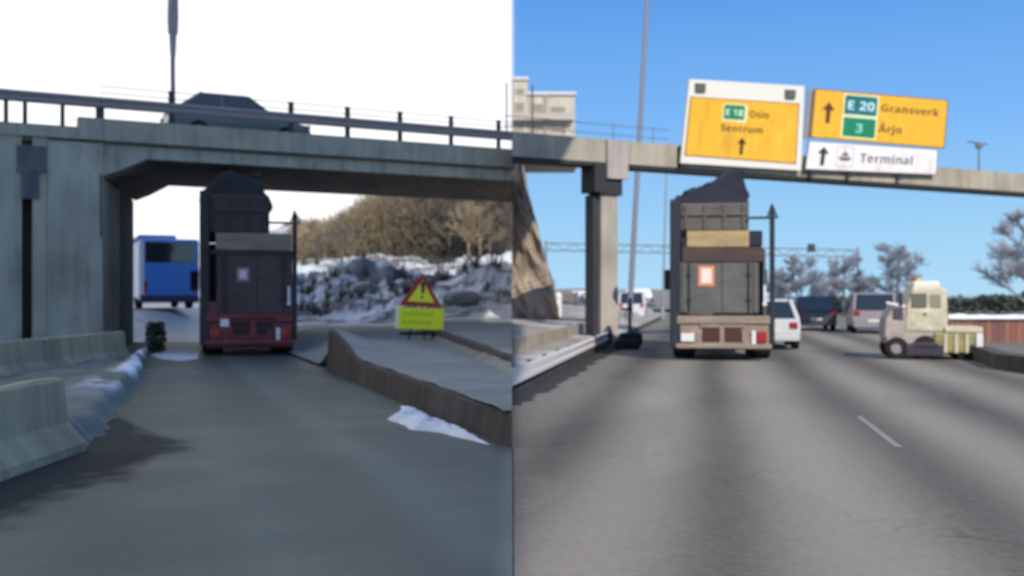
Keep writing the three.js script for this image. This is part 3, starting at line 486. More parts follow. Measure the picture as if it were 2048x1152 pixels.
// golden brown wood above the snowy slope on the left
{
  const tops = (px) => px < 760 ? mix(470, 388, (px - 598) / 162) : 384;
  const proto = [[.26, .2, .13], [.2, .165, .125], [.31, .24, .15], [.16, .14, .115]].map((c, k) => bareTree('tree', 'bare golden brown tree in the wood above the snowy slope', [-20, 0, -80], 8, .9, c, 'bare brown trees on the slope behind the bridge', 1.25));
  for (let k = 0; k < 38; k++) {
    const px = mix(604, 1012, (k + rr(-.3, .3)) / 37), d = rr(70, 92), x = Math.min((px - 1024) / F * d, -1.5), z = -d, y = hillAt(x, z) - .3, top = EYE + (HZ - tops(px) + rr(0, 14)) / F * d;
    const c = k < 4 ? proto[k] : proto[k % 4].clone(); if (k >= 4) c.name = numbered('tree'); c.position.set(x, y, z); c.scale.setScalar(Math.max(.4, (top - y) / 8)); c.rotation.y = rr(0, 6); scene.add(c);
  }
  // the thicket behind and beneath them: one tangled mass of twigs
  const tw = []; for (let i = 0; i < 22; i++) { const a = V(rr(-.5, .5), rr(-.5, .4), rr(-.5, .5)), e = a.clone().add(V(rr(-.35, .35), rr(.1, .6), rr(-.35, .35))); tw.push(bar(a.toArray(), e.toArray(), .02, .008, 3)); }
  const g = mergeGeometries(tw), N = 6500, im = new THREE.InstancedMesh(g, std([1, 1, 1], .95), N), m4 = new THREE.Matrix4(), q4 = new THREE.Quaternion(), col = new THREE.Color();
  let cnt = 0; for (let i = 0; i < N; i++) {
    const d = rr(74, 106), px = rr(596, 1030), x = Math.min((px - 1024) / F * d, -.9), z = -d, y0 = hillAt(x, z), top = EYE + (HZ - tops(px) + 8 - 56 * fbm(px * .05, d * .1, 151, 3)) / F * d;
    const thin = sm(820, 620, px), f = rnd() * mix(1, .6, thin), y = mix(y0, Math.max(y0 + .8, top), f); if (f > .3 && fbm(px * .05, d * .3 + y, 153, 3) < .34 + .16 * f + .08 * thin) continue; q4.setFromEuler(new THREE.Euler(rr(-.5, .5), rr(0, 6.28), rr(-.5, .5))); const L = rr(.9, 1.8); m4.compose(V(x, y, z), q4, V(L, L * 1.2, L)); im.setMatrixAt(cnt++, m4);
    const t = fbm(px * .02, d * .2, 152, 3), k = rr(.75, 1.2); const g2 = sm(640, 900, px); im.setColorAt(cnt - 1, col.setRGB(mix(mix(.25, .42, t), mix(.1, .17, t), g2) * k, mix(mix(.195, .32, t), mix(.09, .15, t), g2) * k, mix(mix(.12, .19, t), mix(.075, .115, t), g2) * k));  // colours carry the warm haze: lighter and golden at left, darker at right
  }
  im.count = cnt; im.name = 'thicket'; shadow(im); scene.add(im); tag(im, 'tangled bare golden brown thicket among the trees above the snowy slope', 'thicket', { kind: 'stuff' });
}
{ // sparse dark scrub poking through the snow
  const tw = []; for (let i = 0; i < 14; i++) { const a = rr(0, 6.28); tw.push(bar([0, -.1, 0], [Math.cos(a) * rr(.1, .4), rr(.25, .8), Math.sin(a) * rr(.1, .4)], .018, .008, 3)); }
  const g = mergeGeometries(tw), N = 750, im = new THREE.InstancedMesh(g, std([.07, .065, .055], .95), N), m4 = new THREE.Matrix4(), q4 = new THREE.Quaternion(); let c = 0;
  for (let i = 0; i < N; i++) { const d = rr(47, 80), px = rr(600, 1018), x = Math.min((px - 1024) / F * d, -.6), z = -d; if (fbm(x * .5, z * .7, 161, 3) < .5) continue; q4.setFromEuler(new THREE.Euler(rr(-.2, .2), rr(0, 6.28), rr(-.2, .2))); const L = rr(.5, 1.25); m4.compose(V(x, hillAt(x, z), z), q4, V(L, L, L)); im.setMatrixAt(c++, m4); }
  im.count = c; im.name = 'scrub'; shadow(im); scene.add(im); tag(im, 'sparse dark scrub poking through the snow on the slope', 'scrub', { kind: 'stuff' });
}
// boulders on the snowy slope
{
  const rockG = (s) => { const g = new THREE.IcosahedronGeometry(1, 3), p = g.attributes.position; for (let i = 0; i < p.count; i++) { const v = V(p.getX(i), p.getY(i), p.getZ(i)), k = .7 + .6 * fbm(v.x * 2.2 + s * 9 + 20, v.y * 2.2 + v.z * 2.9 + 30, 300 + s, 4); p.setXYZ(i, v.x * k, v.y * k * .75, v.z * k); } g.computeVertexNormals(); return g; };
  const mat = std(null, .95, { map: speck([.17, .17, .175], .4, 305, 16) });
  const L = [[925, 575, 47, .62, 'grey boulder beside the bright snow right of the warning sign'], [735, 545, 60, .5, 'pale boulder pile above the left shoulder of the warning sign'], [880, 530, 58, .5, 'flat grey rock on the slope between warning sign and wood'], [660, 560, 60, .4, 'small dark rock low on the slope right of the red lorry'], [960, 530, 55, .5, 'rounded grey rock above the bright bluish snow']];
  L.forEach(([px, py, d, r, label], i) => { const x = Math.min((px - 1024) / F * d, -r * 1.4), o = mesh('rock', rockG(i), mat); o.position.set(x, hillAt(x, -d) + r * .15, -d); o.scale.set(r * 1.3, r * .8, r); tag(o, label, 'rock'); });
  // dark shrub at the far end of the snow bank
  const p = G(311, 706), t = thing('shrub', 'dark green shrub at the far end of the snow bank by the bridge', 'shrub', [p.x, 0, p.z]), lv = [], sb = [];
  for (let i = 0; i < 420; i++) { const a = rr(0, 6.28), y = rr(.05, .85), r = .3 * Math.sqrt(rnd()) * (1 - .4 * Math.abs(y - .4)); const g = new THREE.PlaneGeometry(.07, .1); g.rotateX(rr(-1.5, 1.5)); g.rotateY(rr(0, 6)); g.translate(Math.cos(a) * r, y, Math.sin(a) * r); lv.push(g); }
  for (let i = 0; i < 14; i++) { const a = rr(0, 6.28); sb.push(bar([0, 0, 0], [Math.cos(a) * .25, rr(.4, .8), Math.sin(a) * .25], .012, .005, 4)); }
  mesh('foliage', lv, std([.045, .06, .035], .9), t); mesh('stem', sb, std([.06, .045, .03], .9), t);
}

// ------------------------------------------------------------ right half: verge, guardrail, cliff
{
  const hgt = (x, z, q, s) => { const st = sm(1.3, 1.55, s); return .12 + .14 * sm(0, .7, s) + .06 * (fbm(x * 2, z * 2, 401, 3) - .5) + .3 * st + .05 * Math.max(0, s - 1.5) + .1 * (fbm(x * .7, z * .7, 402, 3) - .5) * st; };
  const g = grid(60, 200, (u, v) => { const q = .2 + 78 * v ** 1.4, s = .22 + u * Math.max(0, .1746 * q - .22), [x, z] = RP(q, s), X = u > .999 ? 0 : Math.max(0, x); return [X, hgt(X, z, q, s), z]; },
    (x, y, z, ny) => { const n = fbm(x * 1.3, z * 1.3, 403, 4), k = mix(.22, .36, n), sn = sm(.55, .68, fbm(x * .8, z * .5, 404, 3)); return [mix(k, .6, sn * .5), mix(k * .9, .58, sn * .5), mix(k * .78, .58, sn * .5)]; });
  struct(mesh('verge', g, std(null, .95, { vertexColors: true })), 'pale gravel verge between the guardrail and the brown rock face', 'verge');
  struct(mesh('kerb', prism(clipX([RP(-2, .1), RP(60, .1), RP(60, .3), RP(-2, .3)], false), 0, .13), M.kerbDark), 'low kerb beneath the guardrail on the left of the motorway', 'kerb');
  struct(mesh('rail_shade_strip', grid(10, 160, (u, v) => { const q = mix(-1.2, 19, v), w = .3 + .45 * fbm(v * 44, 2, 405, 3), [x, z] = RP(q, .11 - u * w); return [Math.max(0, x), .004 + .02 * Math.sin(Math.PI * u), z]; }, () => [.022, .02, .019]), std(null, .95, { vertexColors: true })), 'dark ragged line of grit along the foot of the guardrail', 'painted_shade');  // dark strip painted for the shade beneath the rail
  const gr = thing('guardrail', 'low pale steel guardrail along the left edge of the motorway', 'guardrail');
  const wp = [[0, .17], [.05, .21], [.05, .25], [-.0, .31], [.05, .37], [.05, .41], [0, .45], [-.03, .45], [.02, .4], [-.03, .31], [.02, .22], [-.03, .17]];
  const sec = (q) => wp.map(([s, y]) => { const p = RP(q, .12 - s); return V(Math.max(0, p[0]), y + .0, p[1]); });
  const A = sec(0.05), B = sec(18.4), tr = []; for (let k = 0; k < wp.length; k++) { const l = (k + 1) % wp.length; tr.push([A[k], A[l], B[l]], [A[k], B[l], B[k]]); }
  mesh('beam', soup(tr), M.galv, gr);
  for (let q = 1; q < 18.5; q += 2) { const p = RP(q, .2); if (p[0] > .1) mesh('post', bx(p[0] - .05, p[0] + .05, 0, .42, p[1] - .06, p[1] + .06, .01), M.steelDark, gr); }
  const e = RP(18.5, .1); mesh('end_terminal', bx(e[0] - .14, e[0] + .14, .08, .5, e[1] - .25, e[1] + .12, .08), M.steelDark, gr);
  const step = clipX([RP(8, 1.32), RP(40, 1.32), RP(40, 1.5), RP(8, 1.5)], false);
  tag(mesh('low_wall', prism(step, 0, .62), M.beam), 'low stone edging across the verge in front of the brown rock face', 'wall');
  // cliff
  const prof = (y) => mix(1.95, .22, sm(-.5, 8.2, y) ** 1.15);
  const cg = new THREE.BoxGeometry(1, 1, 1, 26, 60, 60), p = cg.attributes.position;
  for (let i = 0; i < p.count; i++) { const u = p.getX(i) + .5, v = p.getY(i) + .5, w = p.getZ(i) + .5, y = mix(-.3, 7.4 + .9 * (fbm(w * 4, u * 2, 411, 3) - .5), v), d = mix(44, 56, w);
    const n = fbm(y * .9 + 4, d * .5, 412, 5) - .5, X = u < .001 ? 0 : u * (prof(y) * d / 46 + .5 * n * u); p.setXYZ(i, Math.max(0, X), y, -d - (w < .5 ? 1 : 0) * 1.1 * (fbm(u * 3 + y * .5, y * .8, 413, 4) - .5)); }
  cg.computeVertexNormals();
  struct(mesh('rock_face', cg, std(null, .95, { map: tex(512, 512, (u, v) => { const a = fbm(u * 6, v * 10, 421, 5, 0), c = fbm(u * 18, v * 30, 422, 3), k = .7 + .9 * (a - .5) + .4 * (c - .5); return [.44 * k, .35 * k, .27 * k]; }, 1, 1) })), 'steep brown rock face at the left behind the gantry post', 'cliff');
}
// ------------------------------------------------------------ sign gantry
const GU = [.8765, -.4815], GN = [.4815, .8765], G0 = [0, -35.2];
const GP = (t, w) => [G0[0] + GU[0] * t + GN[0] * w, G0[1] + GU[1] * t + GN[1] * w];
const gt = (px, w = 0) => { const k = (px - 1024) / F, o = GP(0, w); return (k * -o[1] - o[0]) / (GU[0] - k * .4815); };
const GY = (px, py, w = 0) => { const p = GP(gt(px, w), w); return EYE + (HZ - py) * -p[1] / F; };
{
  const g = thing('sign_gantry', 'beige beam gantry across the motorway carrying the yellow road signs', 'gantry', [0, 0, 0]);
  const strip = (t0, t1, w0, w1, y0, y1) => prism(clipX([GP(t0, w0), GP(t1, w0), GP(t1, w1), GP(t0, w1)], false), y0, y1);
  const yb = 5.98, yt = GY(1100, 269);
  mesh('beam', strip(-2, 32, -.9, 0, yb + .1, yt), M.beam, g);
  mesh('beam_shade_strip', strip(-2, 32, -.86, -.03, yb - .02, yb + .1), M.beamDark, g);  // dark strip paints the shade along the bottom of the beam
  const t1 = gt(1211), t2 = gt(1252);
  mesh('bracket', strip(t1, t2, -.5, .14, GY(1230, 358), yt - .02), std(null, .85, { map: concreteTex([.42, .36, .33], 33) }), g);
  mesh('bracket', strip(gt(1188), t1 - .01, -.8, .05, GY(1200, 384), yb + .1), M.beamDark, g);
  mesh('dark_recess', strip(gt(1200), gt(1244), -.7, .02, GY(1220, 390), GY(1230, 358)), M.beamDark, g);  // solid dark block in place of the recess below the bracket
  mesh('column', [strip(gt(1204), gt(1237), -.75, -.05, 0, GY(1220, 390))], std(null, .85, { map: concreteTex([.4, .36, .31], 34) }), g);
  mesh('column_shade_side', [strip(gt(1193), gt(1204) - .005, -.7, -.2, 0, GY(1220, 390))], M.steelDark, g);  // dark slab paints the shaded left side of the column
  mesh('beam_joint', strip(gt(1354), gt(1361), -.3, .03, yb + .05, yt - .05), M.beamDark, g);
  // column outside the frame that carries the other end
  mesh('column', [strip(29, 29.7, -.75, -.05, 0, yb)], M.beam, g);
  // thin rail wires above the beam and an antenna-like stub
  const wire = (a, b, y) => { const p = GP(a, -.7), q = GP(b, -.7); return bar([p[0], y, p[1]], [q[0], y, q[1]], .014, .014, 5); };
  mesh('hand_wire', [wire(.1, gt(1362), yt + .62)], M.steel, g); mesh('hand_wire', [wire(.1, gt(1362), yt + .3)], M.steel, g);
  for (const px of [1034, 1086, 1150, 1250, 1330]) { const p = GP(gt(px), -.7); mesh('rail_post', bar([p[0], yt - .02, p[1]], [p[0], yt + (px < 1100 ? 1.7 : .64), p[1]], px < 1100 ? .028 : .016, px < 1100 ? .028 : .016, 6), M.steel, g); }
  const p = GP(gt(1974), -.4), y0 = yt - .1, y1 = GY(1974, 283), ar = (px) => GP(gt(px), -.4);
  mesh('antenna', [bar([p[0], y0, p[1]], [p[0], y1, p[1]], .045, .03, 8), bar([ar(1952)[0], y1, ar(1952)[1]], [ar(1990)[0], y1 - .03, ar(1990)[1]], .03, .03, 6), bx(p[0] - .12, p[0] + .12, y1 - .24, y1 - .02, p[1] - .1, p[1] + .1, .02)], M.steel, g);
}
// road signs: flat boards with printed faces on real plates
function canvasTex(w, h, draw) { const c = document.createElement('canvas'); c.width = w; c.height = h; draw(c.getContext('2d'), w, h); const t = new THREE.CanvasTexture(c); t.colorSpace = THREE.SRGBColorSpace; t.magFilter = THREE.LinearFilter; return t; }
function board(parent, name, corners, w, th, mat, edgeMat) {          // corners in pixels: tl, tr, br, bl; a slab of thickness th in the gantry's plane
  const f = corners.map(([px, py]) => { const [x, z] = GP(gt(px, w), w); return V(x, GY(px, py, w), z); }), n = V(GN[0], 0, GN[1]), b = f.map((v) => v.clone().addScaledVector(n, -th));
  const slab = []; for (let i = 0; i < 4; i++) { const j = (i + 1) % 4; slab.push([f[i], b[j], f[j]], [f[i], b[i], b[j]]); } slab.push([b[0], b[1], b[2]], [b[0], b[2], b[3]]);
  const e = mesh(name + '_edge', soup(slab), edgeMat, parent);
  // subdivided face so that the print follows the slightly skewed outline
  const N = 8, t = [], uv = []; const q = (u, v) => f[0].clone().lerp(f[1], u).lerp(f[3].clone().lerp(f[2], u), v).addScaledVector(n, .002);
  for (let i = 0; i < N; i++) for (let j = 0; j < N; j++) { const u0 = i / N, u1 = (i + 1) / N, v0 = j / N, v1 = (j + 1) / N; for (const [u, v] of [[u0, v0], [u0, v1], [u1, v1], [u0, v0], [u1, v1], [u1, v0]]) { t.push(...q(u, v).toArray()); uv.push(u, 1 - v); } }
  const g = new THREE.BufferGeometry(); g.setAttribute('position', new THREE.Float32BufferAttribute(t, 3)); g.setAttribute('uv', new THREE.Float32BufferAttribute(uv, 2)); g.computeVertexNormals();
  mesh(name, g, mat, parent); return e;
}
const grime = (g, w, h, n) => { g.fillStyle = 'rgba(60,45,25,.10)'; for (let i = 1; i < n; i++) g.fillRect(w * i / n, 0, 3, h); for (let i = 0; i < 90; i++) { g.fillStyle = `rgba(${rnd() < .5 ? '255,240,200' : '70,50,25'},${(.02 + .03 * rnd()).toFixed(3)})`; const a = rnd() * w, b = rnd() * h; g.fillRect(a, b, rr(10, 90), rr(40, 300)); } };
const YEL = '#f0b429', INK = '#4a3208';
const rrect = (g, x, y, w, h, r) => { g.beginPath(); g.moveTo(x + r, y); g.lineTo(x + w - r, y); g.quadraticCurveTo(x + w, y, x + w, y + r); g.lineTo(x + w, y + h - r); g.quadraticCurveTo(x + w, y + h, x + w - r, y + h); g.lineTo(x + r, y + h); g.quadraticCurveTo(x, y + h, x, y + h - r); g.lineTo(x, y + r); g.quadraticCurveTo(x, y, x + r, y); g.closePath(); };
const arrowUp = (g, x, y, w, h, c) => { g.fillStyle = c; g.beginPath(); g.moveTo(x, y); g.lineTo(x + w / 2, y + h * .38); g.lineTo(x + w * .17, y + h * .38); g.lineTo(x + w * .17, y + h); g.lineTo(x - w * .17, y + h); g.lineTo(x - w * .17, y + h * .38); g.lineTo(x - w / 2, y + h * .38); g.closePath(); g.fill(); };
{
  const t = thing('road_sign', 'left yellow overhead sign on a cream board reading E18 Oslo Sentrum', 'road sign');
  const cream = std([.78, .74, .66], .6), edge = std([.5, .48, .44], .6);
  board(t, 'backing_board', [[1379, 158], [1609, 172], [1602, 341], [1361, 326]], .22, .08, cream, edge);
  const m = std(null, .55, { map: canvasTex(892, 512, (g, w, h) => {
    g.fillStyle = '#8a5f1c'; g.fillRect(0, 0, w, h); g.fillStyle = YEL; rrect(g, 9, 9, w - 18, h - 18, 16); g.fill();
    g.fillStyle = '#e6e4b4'; rrect(g, 262, 40, 196, 152, 12); g.fill(); g.fillStyle = '#1d7a52'; rrect(g, 272, 50, 164, 122, 8); g.fill();
    g.fillStyle = '#cfeed6'; g.font = 'bold 76px sans-serif'; g.textAlign = 'center'; g.textBaseline = 'middle'; g.fillText('E 18', 354, 112);
    g.fillStyle = INK; g.font = 'bold 80px sans-serif'; g.textAlign = 'left'; g.fillText('Oslo', 472, 118);
    g.font = 'bold 84px sans-serif'; g.fillText('Sentrum', 252, 250); arrowUp(g, 434, 320, 76, 150, '#3a2404'); grime(g, w, h, 4);
  }) });
  board(t, 'yellow_face', [[1381, 193], [1599, 207], [1592, 328], [1369, 311]], .235, .01, m, std([.5, .3, .03], .6));
  for (const [px, py] of [[1402, 175], [1582, 188]]) board(t, 'lamp', [[px - 10, py - 9], [px + 10, py - 8], [px + 9, py + 9], [px - 10, py + 8]], .3, .07, std([.1, .11, .09], .7), std([.1, .11, .09], .7));
}
{
  const t = thing('road_sign', 'right yellow overhead sign with green number panels and an arrow', 'road sign');
  const m = std(null, .55, { map: canvasTex(1400, 600, (g, w, h) => {
    g.fillStyle = '#7d5a22'; g.fillRect(0, 0, w, h); g.fillStyle = YEL; rrect(g, 12, 12, w - 24, h - 24, 18); g.fill();
    arrowUp(g, 150, 150, 124, 260, '#5a3306');
    g.fillStyle = '#dfe7b8'; g.fillRect(290, 28, 360, 536); g.fillStyle = '#1c6b70'; rrect(g, 306, 46, 328, 232, 14); g.fill(); g.fillStyle = '#108058'; rrect(g, 306, 316, 328, 232, 14); g.fill();
    g.fillStyle = '#bfe9ea'; g.font = 'bold 150px sans-serif'; g.textAlign = 'center'; g.textBaseline = 'middle'; g.fillText('E 20', 470, 166); g.fillStyle = '#8fdcc0'; g.fillText('3', 470, 440);
    g.fillStyle = '#5c3f08'; g.textAlign = 'left'; g.font = 'bold 128px sans-serif'; g.fillText('Gransverk', 668, 168); g.fillText('Årjo', 668, 420); grime(g, w, h, 5);
  }) });
  board(t, 'yellow_face', [[1630, 177], [1897, 200], [1889, 297], [1621, 275]], .24, .08, m, std([.45, .38, .25], .6));
  const b = board(t, 'back_rail', [[1618, 178], [1629, 179], [1618, 278], [1608, 277]], .1, .06, std([.3, .29, .3], .6), std([.3, .29, .3], .6));
}
{
  const t = thing('road_sign', 'white overhead sign reading Terminal below the right yellow sign', 'road sign');
  const m = std(null, .55, { map: canvasTex(1400, 300, (g, w, h) => {
    g.fillStyle = '#55504c'; g.fillRect(0, 0, w, h); g.fillStyle = '#efe9ea'; g.fillRect(8, 8, w - 16, h - 16);
    arrowUp(g, 160, 52, 120, 200, '#2c2a18'); g.strokeStyle = '#aaa0a0'; g.lineWidth = 8; g.strokeRect(300, 44, 170, 210);
    g.fillStyle = '#6d6262'; g.beginPath(); g.moveTo(316, 150); g.lineTo(456, 150); g.lineTo(432, 190); g.lineTo(340, 190); g.closePath(); g.fill(); g.fillRect(350, 110, 70, 30); g.fillRect(375, 84, 16, 30);
    g.fillStyle = '#5a5c5c'; g.font = 'bold 136px sans-serif'; g.textAlign = 'left'; g.textBaseline = 'middle'; g.fillText('Terminal', 540, 150); grime(g, w, h, 5);
  }) });
  board(t, 'white_face', [[1618, 281], [1876, 299], [1873, 350], [1610, 339]], .23, .06, m, std([.4, .4, .4], .6));
  for (const [px, py] of [[1624, 341], [1700, 344], [1800, 348]]) board(t, 'hanger', [[px - 4, py], [px + 4, py + .4], [px + 4, py + 12], [px - 4, py + 11]], .18, .05, M.steelDark, M.steelDark);
}
// ------------------------------------------------------------ masts, far gantry, buildings, trees on the right
const poleAt = (label, px0, py0, px1, py1, d, r, col) => { const a = P(px0, py0, d), b = P(px1, py1, d), t = thing('lamp_post', label, 'lamp post', [a.x, 0, a.z]); mesh('pole', bar([0, 0, 0], [(b.x - a.x), b.y, 0], r, r * .7, 10), std(col, .5, { metalness: .3 }), t); mesh('base', bar([0, 0, 0], [0, .8, 0], r * 1.6, r * 1.5, 10), std(col, .5), t); if (py1 > 0) mesh('lamp_head', bx(b.x - a.x - .12, b.x - a.x + .5, b.y - .06, b.y + .06, -.12, .12, .04), std(col, .5), t); return t; };
poleAt('tall grey lamp post rising out of the picture behind the gantry', 1258, 640, 1296, -40, 62, .17, [.24, .25, .3]);
poleAt('shorter thin lamp post between gantry column and beige lorry', 1325, 640, 1333, 336, 80, .09, [.3, .34, .37]);
{
  const d = 95, t = thing('cable_gantry', 'thin distant lattice gantry seen below the sign gantry', 'gantry'), a = P(1092, 486, d), b = P(1716, 500, d), m = std([.2, .24, .28], .6), gs = [];
  for (const dy of [0, .62]) mesh('chord', bar([a.x, a.y - dy, a.z], [b.x, b.y - dy, b.z], .07, .07, 6), m, t);
  const lat = []; for (let i = 0; i < 34; i++) { const u = i / 34, v = (i + 1) / 34, q = (k, dy) => [mix(a.x, b.x, k), mix(a.y, b.y, k) - dy, a.z]; lat.push(bar(q(u, i % 2 ? 0 : .62), q(v, i % 2 ? .62 : 0), .03, .03, 4)); }
  mesh('lattice', lat, m, t); for (const p of [a, b]) mesh('leg', bar([p.x, 0, p.z], [p.x, p.y + .2, p.z], .1, .09, 8), m, t);
  const s = P(1622, 496, d); mesh('signal_head', bx(s.x - .3, s.x + .3, s.y - .35, s.y + .35, s.z - .1, s.z + .3, .06), M.steelDark, t);
}
{ // apartment block high above on the left
  const d = 190, s = d / F, wall = std(null, .85, { map: concreteTex([.62, .56, .46], 501) }), t = thing('apartment_building', 'cream apartment block with stepped roof high above the gantry', 'building');
  const X = (px) => (px - 1024) * s, Y = (py) => EYE + (HZ - py) * s, z = -d;
  mesh('wall', bx(0, X(1055), Y(318), Y(158), z - 14, z), wall, t); mesh('wall', bx(X(1055) + .01, X(1150), Y(318), Y(188), z - 14, z - .05), wall, t);
  mesh('terrace', bx(0, X(1158), Y(326), Y(318), z - 15, z + 1.6), std([.4, .37, .33], .9), t);
  mesh('roof_edge', [bx(X(1054), X(1152), Y(190), Y(184), z - 14.2, z + .3), bx(0, X(1057), Y(160), Y(154), z - 14.2, z + .3)], std([.66, .66, .62], .7), t);
  for (const [x0, x1, y0, y1] of [[1060, 1088, 206, 224], [1100, 1132, 212, 230], [1030, 1050, 176, 190], [1028, 1050, 204, 224], [1060, 1088, 246, 262], [1100, 1132, 248, 264], [1028, 1050, 246, 262]]) { const f = mesh('window', bx(X(x0), X(x1), Y(y1), Y(y0), z - .3, z + .06), std([.5, .44, .33], .7), t); mesh('pane', bx(X(x0) + .25, X(x1) - .25, Y(y1) + .2, Y(y0) - .2, z + .06, z + .1), std([.32, .29, .22], .25), f); }
  mesh('balcony', [bx(0, X(1146), Y(242), Y(237), z, z + 1.4), bx(0, X(1146), Y(237), Y(228), z + 1.32, z + 1.4)], std([.5, .45, .4], .8), t);
  mesh('drainpipe', [bx(X(1089), X(1094), Y(318), Y(188), z - .05, z + .25)], std([.36, .33, .28], .7), t);
  const cr = new THREE.BoxGeometry(1, 1, 1, 8, 40, 16), cp = cr.attributes.position; for (let i = 0; i < cp.count; i++) { const u = cp.getX(i) + .5, v = cp.getY(i) + .5, w = cp.getZ(i) + .5, y = mix(-1, Y(326), v); cp.setXYZ(i, u * mix(6.6, 2.4, v) * (1 - .25 * fbm(v * 9, w * 5, 515, 3)), y, z - 15 * w + 1); } cr.computeVertexNormals();
  struct(mesh('crag', cr, std([.24, .21, .18], .95)), 'far rocky crag on which the cream apartment block stands', 'cliff');
  struct(mesh('hill', grid(30, 20, (u, v) => [mix(0, 46, u), -.05 + 2.6 * sm(1, .5, u) * sm(0, .4, v) + .8 * fbm(u * 9, v * 6, 511, 4), mix(-120, -260, v)], (x, y, z) => { const n = fbm(x * .3, z * .3, 512, 4); const k = mix(.12, .3, n); return [k, k * .9, k * .86]; }), std(null, .95, { vertexColors: true })), 'low distant hill with brown scrub and snow patches below the cream building', 'hill');
}
{ // low red-brown board fence capped with snow at the far right
  const d = 38, s = d / F, X = (px) => (px - 1024) * s, t = thing('board_fence', 'low red-brown board fence capped with white snow at far right', 'fence', [0, 0, 0]), z = -d, top = EYE - 43 * s;
  const ms = [[.25, .1, .085], [.3, .13, .1], [.2, .09, .08], [.27, .14, .09]].map((c) => std(c, .9)), g = new RoundedBoxGeometry(.2, top + .1, .04, 1, .008);
  for (let i = 0; i < 26; i++) { const b = mesh('board', g, ms[Math.floor(rnd() * 4)], t); b.position.set(X(1898) + .1 + i * .212, top / 2 - .05, z + rr(-.01, .01)); b.rotation.z = rr(-.01, .01); }
  mesh('rail', bx(X(1896), X(1896) + 5.6, .2, .3, z - .08, z - .025), ms[2], t); mesh('rail', bx(X(1896), X(1896) + 5.6, top - .25, top - .15, z - .08, z - .025), ms[2], t);
  mesh('snow_cap', grid(40, 6, (u, v) => { const a = v * Math.PI; return [X(1894) + u * 5.6, top + (.1 + .12 * fbm(u * 14, 2, 522, 3)) * Math.sin(a), z - Math.cos(a) * .13]; }), M.snow, t);
  // dark hedge line behind it
  const N = 2200, hg = new THREE.IcosahedronGeometry(.5, 0), im = new THREE.InstancedMesh(hg, std([.05, .06, .05], .95), N), m4 = new THREE.Matrix4(), q = new THREE.Quaternion();
  for (let i = 0; i < N; i++) { const dd = rr(100, 112), px = mix(1560, 2140, rnd()), hh = .3 + rnd() * (.6 + 1.5 * fbm(px * .03, 3, 531, 4)); q.setFromEuler(new THREE.Euler(rr(0, 6), rr(0, 6), 0)); m4.compose(V((px - 1024) / F * dd, hh, -dd), q, V(rr(.2, .7), rr(.2, .7), rr(.2, .7))); im.setMatrixAt(i, m4); }
  im.name = 'hedge'; shadow(im); scene.add(im); tag(im, 'dark distant hedge and woodland edge behind the motorway traffic', 'hedge', { kind: 'stuff' });
}
// low distant houses left of the lorry
[[1222, 1250, 606, 'small distant pale house just right of the gantry column', [.5, .44, .35]], [1262, 1302, 598, 'distant cream house beside the tall lamp post', [.52, .45, .32]], [1116, 1150, 604, 'distant grey house left of the gantry column', [.3, .28, .27]], [1150, 1186, 600, 'distant brownish house against the gantry column', [.26, .23, .21]]].forEach(([a, b, py, label, c], i) => {
  const d = 118 + i * 9, s = d / F, X = (px) => (px - 1024) * s, y = EYE + (HZ - py) * s, t = thing('house', label, 'house');
  mesh('wall', bx(X(a), X(b), 0, y, -d - 6, -d), std(c, .9), t);
  mesh('roof', prism([[X(a) - .3, -d + .4], [X(b) + .3, -d + .4], [X(b) + .3, -d - 6.4], [X(a) - .3, -d - 6.4]], y, y + 1.2, [[X(a) - .2, -d - 2.8], [X(b) + .2, -d - 2.8], [X(b) + .2, -d - 3.2], [X(a) - .2, -d - 3.2]]), i % 2 ? M.snow : std([.16, .13, .12], .9), t);
  for (let k = 0; k < 2; k++) mesh('window', bx(mix(X(a), X(b), .25 + k * .4), mix(X(a), X(b), .4 + k * .4), y - 1.3, y - .5, -d - .1, -d + .05), std([.08, .08, .09], .3), t);
});
